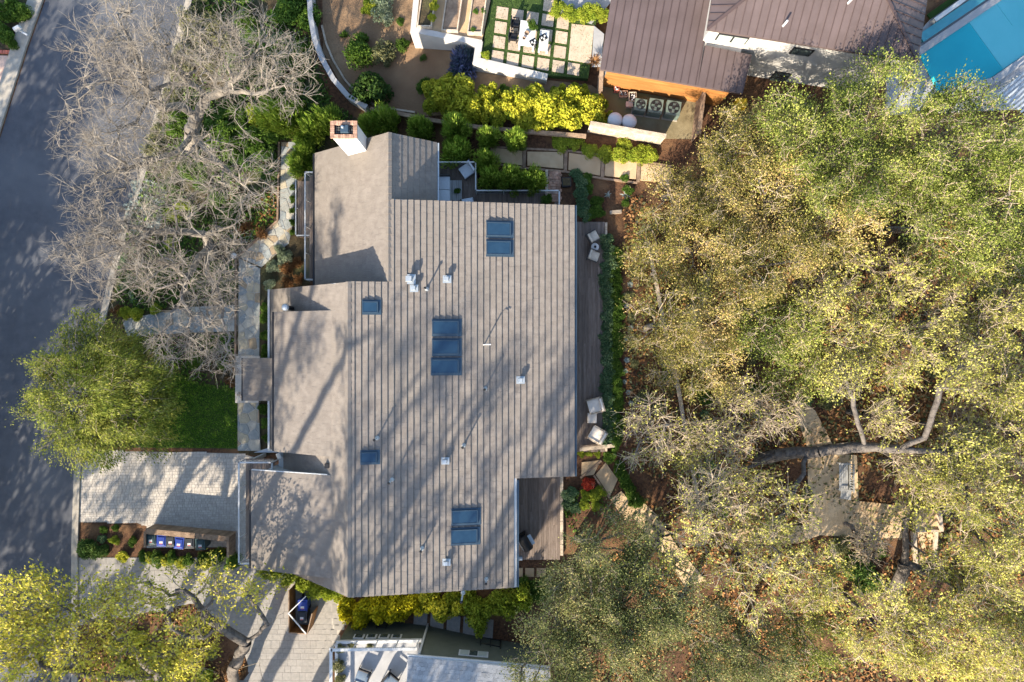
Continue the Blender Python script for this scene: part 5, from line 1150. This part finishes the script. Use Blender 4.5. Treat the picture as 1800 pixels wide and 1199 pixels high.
# ---- rosettes: silver succulents and agaves
def rosette(nm, n_, L_, wd, m, lift=.5):
    mb = MB()
    for k in range(n_):
        a = k * 2.399; l_ = L_ * (.55 + .45 * k / n_); e_ = lift * (1.3 - k / n_); d = (math.cos(a), math.sin(a)); s_ = (-d[1], d[0]); q = []
        for t, ww in ((.05, .5), (.45, 1), (1, .04)):
            for sg in (-1, 1): q.append((d[0] * l_ * t + s_[0] * wd * ww * sg, d[1] * l_ * t + s_[1] * wd * ww * sg, .03 + e_ * l_ * t * (1.2 - .5 * t)))
        mb.add(q, [(0, 1, 3, 2), (2, 3, 5, 4)])
    o = mb.build(nm, M[m]); me = o.data; bpy.data.objects.remove(o); return me
RS = {'silver': rosette('leaves', 26, .30, .05, 'silver', .9), 'agave': rosette('leaves', 16, .48, .06, 'bluegrn', .8), 'blue': rosette('leaves', 8, .36, .035, 'silver', .4), 'cord': rosette('leaves', 22, .55, .035, 'rust', .7), 'pale': rosette('leaves', 20, .30, .045, 'yelgrn', .7)}
def ros(kind, px, py, s_, label, group, z=None, name='succulent'):
    p = G(px, py, .1) if z is None else W(px, py, z); t = thing(name, label, 'plant', (p.x, p.y, (h(p.x) if z is None else z)), rnd.uniform(0, 6), group); t.scale = (s_,) * 3
    o = bpy.data.objects.new('leaves', RS[kind]); COL.objects.link(o); o.parent = t
for i in range(7):
    for j in range(8):
        x, y = 238 + i * 9.5 + j * -3 + rnd.uniform(-3, 3), 322 + j * 11 + rnd.uniform(-3, 3) + i * 1.0
        ros('silver', x, y, rnd.uniform(.8, 1.15), 'silver-green rosette packed in the bed by the kerb', 'silver rosettes by the kerb')
for i in range(9): ros('agave', 208 + rnd.uniform(-8, 30), 440 + i * 11, rnd.uniform(.7, 1), 'grey-green agave between the kerb and the bare tree', 'agaves by the kerb')
for x, y, s_, nm in ((1069, 342, .9, 'small pale blue agave alone on the mulch'), (1100, 343, 1.3, 'large blue agave at the edge of the oaks'), (1218, 375, 1.2, 'blue agave below the upper tan path')): ros('blue', x, y, s_, nm, None)
for i in range(12): ros('silver', 1102 + rnd.uniform(-4, 10), 500 + i * 19, rnd.uniform(.5, .9), 'pale rosette along the mulch strip', 'pale rosettes along the mulch strip')
for x, y in ((1243, 815), (1232, 832), (1250, 820), (1302, 905), (1238, 728), (1420, 705), (1330, 730)): ros('agave', x, y, 1.0, 'grey-green agave among the oak litter', 'agaves under the oaks')
ros('cord', 1046, 108, 1.1, 'bronze spiky cordyline at the corner of the brown metal roof', None, TZ + .3); ros('pale', 1549, 974, 1.1, 'bright lime agave near the timber stair', None)

# ---- ground cover and grass (uncountable)
def cover(name, label, cat, poly_px, dens, size, m, hmax=.15, elong=1.8, up=1.0, blades=False, seed=3, z=None):
    g = np.random.default_rng(seed); poly = gx(poly_px) if z is None else [W(x, y, z).to_2d() for x, y in poly_px]
    x0, x1 = min(p[0] for p in poly), max(p[0] for p in poly); y0, y1 = min(p[1] for p in poly), max(p[1] for p in poly); n_ = int((x1 - x0) * (y1 - y0) * dens)
    X = g.uniform(x0, x1, n_); Y = g.uniform(y0, y1, n_); ok = np.zeros(n_, bool); j = len(poly) - 1
    for i in range(len(poly)):
        xi, yi, xj, yj = poly[i][0], poly[i][1], poly[j][0], poly[j][1]; cnd = ((yi > Y) != (yj > Y)) & (X < (xj - xi) * (Y - yi) / ((yj - yi) or 1e-9) + xi); ok ^= cnd; j = i
    # patchy: thin out by a smooth wave field
    f = np.sin(X * 1.3 + 2 * np.sin(Y * .7)) + np.sin(Y * 1.7 + 1.5 * np.sin(X * .9)) + g.normal(size=n_) * .6
    if not blades: ok &= f > -.5
    X, Y = X[ok], Y[ok]; C = np.stack([X, Y, (hv(X) if z is None else np.full(len(X), z)) + .03 + g.random(len(X)) ** 1.5 * hmax], 1)
    axis = (g.normal(size=(len(X), 3)) * .4 + np.array([0, 0, 1.0])) if blades else None
    o = link(leaves_mesh(name, C, size, elong, up, g, axis), name, M[m]); return tag(o, label, cat, kind='stuff')
cover('ground_cover', 'leafy green ground cover under the bare trees', 'ground cover', [(340, 0), (545, 0), (550, 110), (585, 180), (640, 215), (560, 262), (490, 245), (486, 385), (415, 450), (412, 535), (330, 535), (215, 555), (205, 510), (232, 385), (256, 315), (305, 140)], 75, .13, 'green', .25)
cover('ground_cover', 'dark ivy mixed into the front garden bed', 'ground cover', [(340, 0), (545, 0), (585, 180), (620, 235), (560, 262), (490, 245), (486, 385), (415, 450), (412, 535), (330, 535), (215, 555), (205, 510), (256, 315)], 40, .12, 'dkgreen', .18, seed=5)
cover('ground_cover', 'green ground cover below the flagstone branch walk', 'ground cover', [(190, 596), (330, 590), (414, 586), (414, 690), (330, 672), (240, 640), (180, 640)], 90, .12, 'green', .2, seed=6)
cover('lawn_grass', 'bright green lawn between the round tree and the walk', 'lawn', [(230, 635), (330, 668), (417, 685), (418, 788), (235, 786)], 700, .030, 'grass', .05, elong=4, blades=True)
cover('lawn_grass', 'green grass joints between the square pavers', 'lawn', [(866, -10), (864, 5), (847, 99), (958, 131), (1032, 137), (1060, -10)], 160, .03, 'dkgreen', .02, elong=3, blades=True, z=TZ - .04, seed=9)
cover('leaf_litter', 'rusty leaf litter under the oaks', 'leaf litter', [(1095, 330), (1190, 320), (1830, 300), (1830, 1230), (1000, 1230), (990, 1000), (1130, 960), (1110, 880), (1100, 700)], 55, .13, 'litter', .06, up=1.5, seed=11)
cover('leaf_litter', 'brown leaf litter on the front garden soil', 'leaf litter', [(400, 330), (486, 330), (486, 385), (440, 430), (390, 430)], 90, .11, 'litter', .05, up=1.5, seed=12)
cover('leaf_litter', 'bright orange leaf litter right of the great oak limb', 'leaf litter', [(1560, 690), (1800, 690), (1800, 800), (1640, 800), (1570, 770)], 130, .13, 'litter', .06, up=1.5, seed=17)
cover('leaf_litter', 'leaf litter in the bed under the street-corner oak', 'leaf litter', [(145, 1105), (340, 1065), (420, 1120), (435, 1180), (380, 1240), (145, 1240)], 110, .12, 'litter', .06, up=1.5, seed=18)
cover('weeds', 'scattered weeds on the mulch under the oaks', 'weeds', [(1095, 330), (1830, 300), (1830, 1230), (1000, 1230), (1000, 1000), (1130, 960), (1110, 880)], 22, .14, 'olive', .3, seed=13)
cover('weeds', 'dark green planting strip south of the square deck', 'ground cover', [(912, 1018), (965, 1018), (965, 1050), (912, 1050)], 160, .12, 'green', .3, seed=14)
cover('ground_cover', 'low planting beside the stepping slabs', 'ground cover', [(995, 855), (1040, 850), (1075, 900), (1090, 930), (1010, 960), (992, 900)], 60, .12, 'green', .25, seed=15)

# ------------------------------------------------------------------ trees
bare = dict(bark='barkpale', twigm='twig', twigs=9, tlen=.9, rtip=.013, tr=.0085, shell=.5, step=.5, wig=.22)
tree('wide bare sycamore with pale twisting limbs reaching over the street', [
    [(332, 262, None), (338, 235, 2.0), (346, 205, 4.0), (362, 172, 5.6)],
    [(346, 205, 4.0), (318, 186, 5.2), (288, 190, 6.3), (262, 172, 7.2), (255, 140, 8.0), (232, 75, 9.2), (200, 25, 10)],
    [(362, 172, 5.6), (335, 146, 6.8), (300, 146, 7.6), (276, 155, 8.2)], [(300, 146, 7.6), (288, 100, 9), (262, 60, 10)],
    [(362, 172, 5.6), (395, 160, 7), (450, 165, 8.4), (500, 150, 9)], [(395, 160, 7), (440, 110, 8.5), (455, 85, 9.4)],
    [(262, 172, 7.2), (240, 215, 8.2), (190, 235, 9), (140, 245, 9.5)], [(338, 235, 2.5), (318, 262, 4.5), (262, 285, 6.5), (205, 300, 8), (150, 325, 8.8)],
    [(338, 235, 2.5), (372, 275, 5), (412, 310, 7), (450, 345, 8.2)], [(288, 190, 6.3), (320, 110, 8.4), (330, 60, 9.6)]],
    [(300, 110, 9.5, 4.6, 3.8, 1.8), (215, 120, 9.2, 3.0, 3.6, 1.8), (190, 260, 8.6, 3.0, 2.6, 1.8), (420, 110, 9, 3.6, 3.0, 1.8), (500, 130, 8.8, 1.9, 2.4, 1.4), (300, 290, 8.2, 3.6, 2.4, 1.8), (420, 310, 8.0, 2.4, 2.4, 1.6), (160, 330, 8.2, 1.8, 1.8, 1.4), (220, 30, 9.5, 2.2, 2.0, 1.2)], 640, .46, seed=21, **bare)
tree('bare sycamore standing beside the flagstone walk with a low horizontal limb', [
    [(372, 452, None), (368, 432, 2.2), (360, 412, 3.8), (310, 406, 5.2), (262, 406, 6.4), (225, 395, 7.4), (180, 370, 8)],
    [(368, 432, 2.2), (345, 460, 4.2), (328, 490, 5.6), (320, 530, 6.8)], [(368, 432, 2.2), (362, 480, 4), (385, 515, 5.6), (390, 560, 6.6)],
    [(262, 406, 6.4), (205, 440, 7.5), (150, 460, 8.2), (110, 458, 8.8)], [(360, 412, 3.8), (400, 400, 5.8), (430, 380, 7)], [(328, 490, 5.6), (360, 560, 7), (365, 620, 7.6)], [(310, 406, 5.2), (300, 450, 6.8), (240, 480, 7.8)]],
    [(190, 400, 7.6, 2.6, 2.0, 1.5), (140, 455, 7.9, 1.7, 1.4, 1.1), (260, 460, 7.2, 2.6, 2.0, 1.5), (370, 520, 6.6, 2.0, 2.0, 1.5), (330, 590, 6.8, 2.2, 2.0, 1.2), (400, 440, 6.6, 1.5, 2.2, 1.3), (300, 370, 7.2, 2.8, 1.4, 1.3), (390, 630, 6.6, 1.4, 1.6, 1.0), (185, 500, 7.0, 1.2, 1.2, 1.0)], 430, .36, seed=22, **bare)
tree('round feathery olive-green tree between the street and the lawn', [[(190, 690, None), (190, 692, 1.2), (188, 690, 2.4)], [(190, 692, 2.4), (140, 650, 4.2), (110, 640, 5)], [(190, 692, 2.4), (240, 740, 4.4)], [(190, 692, 2.4), (170, 760, 4.6)], [(190, 692, 2.4), (215, 630, 4.5)]],
    [(170, 690, 4.6, 4.0, 3.6, 1.9), (120, 660, 4.0, 2.6, 2.6, 1.4), (200, 620, 4.2, 2.8, 2.0, 1.4), (230, 730, 4.3, 2.6, 2.4, 1.5), (150, 765, 4.2, 2.6, 2.0, 1.4), (175, 690, 6.0, 2.0, 1.8, .8), (80, 700, 3.4, 1.4, 1.6, 1.2), (100, 770, 3.4, 1.5, 1.2, 1.0), (270, 690, 3.6, 1.5, 1.6, 1.1), (255, 780, 3.2, 1.4, 1.0, 1.0), (150, 590, 3.8, 1.6, 1.2, 1.0)], 260, .26, leaf='willow', nleaf=62000, lsize=.062, elong=2.6, twigs=3, tlen=.9, droop=.35, seed=23, spread=.20, twigm='twigolive', up=.4)
# yellow-green oaks in the south-west
bud = dict(bark='barkdark', twigm='twigolive', twigs=4, tlen=.9, rtip=.014, tr=.010, shell=.55, step=.55, wig=.22, spread=.17)
tree('yellow-leafed oak whose big grey limb leans over the neighbour driveway', [[(415, 1230, None), (408, 1180, 2.5), (432, 1130, 4.5), (470, 1098, 6), (498, 1078, 7)], [(408, 1180, 2.5), (455, 1165, 3.6), (470, 1210, 4.5)], [(432, 1130, 4.5), (370, 1090, 6.5), (340, 1050, 7.5), (290, 1010, 8.5)], [(470, 1098, 6), (440, 1050, 7.2), (400, 1020, 8)]],
    [(300, 1050, 7.8, 2.8, 1.8, 1.2), (380, 1020, 8, 2.4, 1.4, 1.2), (450, 1030, 7.4, 1.8, 1.4, 1.1), (360, 1100, 7, 1.8, 1.2, 1.0), (230, 1040, 8, 1.8, 1.4, 1.0)], 90, .34, leaf='budyel', nleaf=2600, lsize=.105, seed=24, **bud)
tree('broad yellow-leafed oak at the street corner by the neighbour driveway', [[(290, 1215, None), (280, 1190, 2.5), (250, 1160, 4.2), (222, 1128, 5.6), (180, 1100, 6.8)], [(250, 1160, 4.2), (300, 1140, 5.6), (340, 1120, 7)], [(280, 1190, 2.5), (190, 1190, 5), (110, 1180, 7)], [(222, 1128, 5.6), (140, 1080, 7.2), (70, 1050, 8)]],
    [(90, 1090, 7.2, 3.0, 2.2, 1.4), (40, 1150, 7, 2.6, 2.4, 1.4), (180, 1060, 7.4, 2.4, 1.8, 1.2), (200, 1150, 6.6, 2.8, 2.4, 1.5), (330, 1150, 6.4, 1.9, 1.8, 1.2), (60, 1030, 7.4, 1.6, 1.2, .9), (10, 1060, 7.2, 1.6, 1.8, 1.0), (300, 1195, 6, 2.2, 1.6, 1.1)], 240, .34, leaf='budyel', nleaf=14000, lsize=.11, seed=25, **bud)
# trees outside the frame, south and west, whose shadows lie on the roof and the street
def outside(X, Y, ht, r, seed, label, group, nleaf, leaf='oakgrey', ls=.2, nat=120, z0=.35, nl=9, bf=.42):
    def w2(dx, dy, z): k = (ZC - z) / F; return (900 + (X + dx) / k, 599.5 - (Y + dy) / k, z)
    g = random.Random(seed); limbs = [[w2(0, 0, .0), w2(.2, .1, ht * .3), w2(.3, .2, ht * .55), w2(.1, .4, ht * .8)]]; blobs = []
    for k in range(nl):
        a = k * 2.4 + g.random(); f = z0 + (.98 - z0) * k / nl; rr = r * (1.15 - .5 * f); e = (rr * math.cos(a), rr * math.sin(a), ht * f)
        limbs.append([w2(.25, .2, ht * f - 2.0), w2(e[0] * .5, e[1] * .5, ht * f - .6), w2(*e)]); blobs.append((*w2(*e), r * bf, r * bf, r * bf * .9))
    tree(label, limbs, blobs, nat, .40, leaf=leaf, nleaf=nleaf, lsize=ls, seed=seed, group=group, bark='bark', twigm='twiggrey', twigs=3, tlen=1.0, rtip=.02, tr=.012, wig=.2)
for i, (X, Y, ht, r) in enumerate(((-29.2, -30.5, 26, 2.0), (-22.2, -33.5, 29, 2.0), (-17.7, -31.5, 26, 2.2), (-14.2, -35.5, 30, 2.2), (-10.5, -33.5, 27, 2.0), (-31, -26.5, 24, 2.2))):
    outside(X, Y, ht, r, 31 + i, 'tall thin eucalyptus south of the neighbour driveway', 'tall eucalyptus trees to the south', 1500, ls=.22, z0=.45, nl=16, bf=.26, nat=150)
for i, (X, Y, ht, r) in enumerate(((-41, -8, 14, 4.5), (-42, -17, 15, 4.6), (-41, -26, 15, 4.6), (-43, 2, 15, 4.2), (-40, -35, 15, 4.4), (-47, -12, 17, 4.5))):
    outside(X, Y, ht, r, 41 + i, 'tall evergreen tree across the street', 'evergreens across the street', 5200, ls=.24, nat=110)
def limbed(X, Y, ht, r, seed, label):
    def w2(dx, dy, z): k = (ZC - z) / F; return (900 + (X + dx) / k, 599.5 - (Y + dy) / k, z)
    g = random.Random(seed); limbs = [[w2(0, 0, 0), w2(.2, .2, ht * .3), w2(.1, .1, ht * .42)]]; blobs = []
    for k in range(7):
        a = k * .9 + g.uniform(-.2, .2); e = (r * math.cos(a), r * math.sin(a), ht * g.uniform(.72, .98)); m_ = (e[0] * .5 + g.uniform(-.6, .6), e[1] * .5 + g.uniform(-.6, .6), ht * .62)
        limbs.append([w2(.1, .1, ht * (.32 + .015 * k)), w2(*m_), w2(*e)]); blobs.append((*w2(*e), r * .34, r * .34, r * .3))
    tree(label, limbs, blobs, 34, .85, leaf='budyel', nleaf=900, lsize=.17, seed=seed, bark='barkdark', twigm='twigolive', twigs=2, tlen=.9, rtip=.09, tr=.02, wig=.25, spread=.25)
limbed(-23.0, -28.0, 17.5, 4.6, 61, 'massive oak with thick limbs south of the neighbour driveway')
limbed(-26.5, -31, 24, 5.6, 62, 'massive tall oak beside the street south of the driveways')
for i, (X, Y, ht, r) in enumerate(((-44, 14, 15, 4.2),)):
    outside(X, Y, ht, r, 51 + i, 'bare tree across the street', None, 0, leaf=None, nat=160)

# oak grove to the east: (px, py, crown radius m, top height above 3 m ground, kind)
GROVE = [
 (1415, 240, 3.3, 8.0, 'oak2', 'below the dark window of the white house'), (1300, 255, 2.3, 6.6, 'oak', 'behind the brown service fence'), (1550, 212, 3.2, 8.6, 'oak2', 'against the white house wall'), (1690, 240, 3.1, 8.4, 'oak2', 'overhanging the pool coping'), (1775, 315, 2.8, 8.0, 'oak2', 'below the grey pergola'), (1490, 300, 2.6, 7.4, 'oak2', 'with a fork of pale limbs beside a dark hollow'), (1620, 310, 2.8, 7.6, 'oak2', 'one row back from the pool'),
 (1190, 345, 2.2, 5.4, 'oak', 'at the end of the upper slab path'), (1275, 330, 2.3, 6.2, 'oak', 'over the upper tan path'), (1375, 350, 2.8, 7.0, 'oak', 'behind the upper tan path'), (1480, 400, 2.7, 6.4, 'oak', 'between two green crowns and the budding oaks'), (1680, 400, 2.8, 6.4, 'oak2', 'beside a bare patch of rusty ground'), (1775, 440, 2.6, 6.4, 'oak2', 'with bright sprays above the budding oaks'),
 (1155, 440, 2.1, 5.0, 'oak', 'over the head of the long timber rail'), (1245, 435, 2.6, 5.6, 'oak', 'beside the long timber rail'), (1345, 450, 2.6, 5.8, 'oak', 'with dense tan tips in mid grove'), (1440, 490, 2.4, 5.6, 'bud2', 'in front of the tan oaks'), (1570, 490, 2.3, 5.6, 'bud2', 'near a rusty clearing'),
 (1175, 560, 2.2, 4.8, 'oak', 'leaning to the hedge of the east deck'), (1265, 550, 2.6, 5.2, 'oak', 'across the rail from the mulch strip'), (1365, 565, 2.8, 5.6, 'oak2', 'with a round dark centre'), (1480, 590, 3.0, 6.0, 'bud', 'with a fan of grey branches'), (1595, 590, 2.9, 6.0, 'bud', 'above the great oak limb'), (1735, 540, 2.8, 6.2, 'bud', 'under the green oaks'), (1765, 660, 2.5, 6.0, 'bud', 'beside the forked dark limb'), (1250, 640, 2.2, 4.4, 'oak', 'where the rail meets the low shrubs'), (1420, 650, 2.0, 4.6, 'oak2', 'at the top of the narrow tan path'), (1180, 640, 1.4, 3.8, 'oak', 'small, next to the mulch strip'),
 (1150, 765, 2.1, 4.6, 'sparse', 'by the cream lounge chairs'), (1285, 775, 1.6, 4.2, 'sparse', 'beside the great dark trunk'), (1365, 725, 1.5, 4.0, 'sparse', 'next to the narrow tan path'), (1365, 880, 1.9, 5.0, 'bud2', 'south of the great dark trunk'), (1240, 895, 2.3, 5.2, 'sparse', 'straddling the end of the timber rail'), (1180, 970, 2.4, 5.8, 'bud2', 'over the lowest stepping slabs'), (1325, 990, 2.7, 6.2, 'bud2', 'below the tan path'), (1440, 1020, 2.2, 6.0, 'bud', 'beside the dark green shrub'), (1560, 1110, 2.8, 6.4, 'bud', 'below the leaning dark trunk'), (1420, 1120, 2.2, 5.4, 'oak2', 'over the shaded hollow'),
 (1560, 735, 1.5, 4.6, 'bud2', 'small, above the great oak limb'), (1640, 840, 1.7, 5.2, 'bud', 'small, just east of the garden bench'), (1300, 700, 1.3, 4.0, 'bud2', 'small, west of the narrow tan path'), (1700, 745, 1.6, 5.0, 'bud2', 'rising from the rusty litter'), (1230, 760, 1.3, 4.2, 'bud2', 'small, right beside the timber rail'), (1290, 850, 1.4, 4.4, 'bud2', 'small, between the rail and the great trunk'), (1110, 1110, 2.2, 6.8, 'live', 'filling the gap behind the grey roof'),
 (1720, 850, 2.8, 6.6, 'bud', 'east of the timber stair'), (1775, 940, 2.8, 6.8, 'bud', 'far east of the timber stair'), (1735, 1040, 2.9, 7.0, 'bud', 'below the timber stair'), (1650, 1130, 2.8, 7.0, 'bud', 'beside a brown clearing'), (1780, 1140, 2.8, 7.4, 'bud', 'tallest of the south-east corner'), (1600, 815, 1.2, 4.2, 'bud2', 'small, behind the garden bench'), (1530, 955, 1.0, 3.8, 'sparse', 'small, between the landing and the stair'), (1795, 760, 1.9, 6.2, 'bud', 'at the edge of the rusty litter'),
 (1060, 990, 2.9, 6.6, 'live', 'touching the square deck'), (1135, 1050, 2.9, 7.0, 'live', 'with a pale limb over a dark hollow'), (1010, 1080, 2.6, 6.6, 'live', 'next to the yellow-green shrubs'), (1080, 1160, 3.0, 7.2, 'live', 'behind the grey shingle roof'), (1235, 1120, 3.0, 6.2, 'live', 'with yellow undergrowth showing'), (975, 1180, 2.4, 6.8, 'live', 'overhanging the grey shingle roof'), (1335, 1170, 2.6, 6.4, 'live', 'beside the rusty bare ground'),
]
KIND = {
 'oak': ('olive and tan oak', 'olive and tan oaks of the grove', dict(leaf='oak', bark='bark', twigm='twigtan', nl=740, lsize=.062, twigs=4, na=6, spread=.22, tlen=.6)),
 'oak2': ('green oak', 'green oaks of the grove', dict(leaf='oak2', bark='bark', twigm='twigtan', nl=820, lsize=.062, twigs=4, na=6, spread=.22, tlen=.6)),
 'bud': ('budding yellow-green oak', 'budding oaks of the grove', dict(leaf='bud', bark='barkdark', twigm='twigtan', nl=430, lsize=.074, twigs=4, na=9, spread=.10, tlen=.8)),
 'bud2': ('thin oak with yellow-green tufts', 'thinly leafed oaks of the grove', dict(leaf='bud', bark='barkdark', twigm='twigtan', nl=230, lsize=.076, twigs=4, na=7, spread=.08, tlen=.9)),
 'sparse': ('nearly bare grey-twigged oak', 'nearly bare oaks of the grove', dict(leaf='bud', bark='bark', twigm='twigtan', nl=120, lsize=.072, twigs=5, na=8, spread=.08, tlen=1.0)),
 'live': ('grey-green live oak', 'live oaks by the roof corner', dict(leaf='oakgrey', bark='barkdark', twigm='twigolive', nl=800, lsize=.064, twigs=4, na=6, spread=.23, tlen=.6)),
}
for i, (px, py, r, ht, kd, where) in enumerate(GROVE):
    lab, grp, k = KIND[kd]; lab = lab + ' ' + where; g = random.Random(100 + i); top_z = 3 + ht + (g.uniform(-.9, .7) if kd in ('oak', 'oak2', 'live') else 0); zc = top_z - r * .42
    c = W(px, py, zc); area = math.pi * r * r; lean = Vector((g.uniform(-1, 1), g.uniform(-1, 1), 0)) * r * .35
    def wp(x, y, z): q = (ZC - z) / F; return (900 + x / q, 599.5 - y / q, z)
    b = Vector((c.x + lean.x, c.y + lean.y, h(c.x + lean.x)))
    fork = b + Vector((-lean.x * .5, -lean.y * .5, ht * .36)); limbs = [[wp(b.x, b.y, b.z), wp(*(b.lerp(fork, .5) + Vector((g.uniform(-.2, .2), g.uniform(-.2, .2), 0)))), wp(*fork)]]
    blobs = []
    nl = g.randint(7, 9); a0 = g.random() * 6
    for q in range(nl):
        a = a0 + q * 6.283 / nl + g.uniform(-.35, .35); rr_ = r * g.uniform(.42, .82); e_ = Vector((c.x + math.cos(a) * rr_, c.y + math.sin(a) * rr_, zc + g.uniform(-.45, .30) * r))
        limbs.append([wp(*fork), wp(*(fork.lerp(e_, .5) + Vector((g.uniform(-.3, .3), g.uniform(-.3, .3), .3)))), wp(*e_)])
        br_ = r * g.uniform(.26, .40); blobs.append((*wp(*e_), br_, br_, br_ * .6))
    blobs.append((*wp(c.x, c.y, zc + r * .15), r * .36, r * .36, r * .28))
    n_at = int(area * k['na'] * .62); tree(lab, limbs, blobs, max(50, n_at), .10 + r * .035, leaf=k['leaf'], bark=k['bark'], twigm=k['twigm'], nleaf=int(area * k['nl'] * .62), lsize=k['lsize'], twigs=k['twigs'], tlen=k['tlen'], seed=500 + i, group=grp, name='oak_tree', spread=k['spread'], rtip=.016, tr=.010, shell=.45, step=.5, wig=.25, up=.15)
# the great oak with its limbs lying over the bench
tree('great dark oak whose heavy limb lies across the garden bench', [[(1330, 808, None), (1365, 800, 3.8), (1420, 796, 4.6), (1480, 790, 5.6), (1520, 786, 6.2), (1580, 790, 7), (1660, 796, 7.8)],
     [(1520, 786, 6.2), (1508, 745, 7), (1500, 700, 7.6), (1482, 650, 8)], [(1580, 790, 7), (1625, 770, 7.5), (1640, 725, 8), (1652, 680, 8.4), (1690, 640, 8.8)], [(1420, 796, 4.6), (1400, 850, 5.5), (1380, 900, 6), (1330, 945, 6.4)], [(1365, 800, 3.8), (1300, 830, 4.6), (1270, 850, 5), (1220, 800, 5.6)]],
     [(1700, 790, 8, 2.0, 1.4, .8), (1690, 640, 8.6, 1.6, 1.6, .8), (1490, 660, 7.8, 1.4, 1.4, .8), (1340, 940, 6.5, 1.6, 1.2, .8), (1215, 800, 5.8, 1.2, 1.2, .7)], 190, .40, leaf='bud', nleaf=7000, lsize=.08, seed=77, **dict(bud, twigs=6))
tree('dark leaning oak beside the timber stair', [[(1575, 1080, None), (1572, 1040, 4.2), (1590, 990, 5.2), (1592, 950, 5.8), (1590, 925, 6.2)], [(1590, 990, 5.2), (1640, 1010, 6), (1680, 1035, 6.8)], [(1592, 950, 5.8), (1630, 975, 6.4), (1670, 1010, 7)]],
     [(1690, 1010, 7.2, 1.6, 1.4, .8), (1600, 900, 6.8, 1.2, .9, .6)], 80, .36, leaf='bud', nleaf=1500, lsize=.11, seed=78, **bud)

print('objects', len(bpy.data.objects), 'tris ~', sum(len(m.polygons) * 2 * 1 for m in bpy.data.meshes))
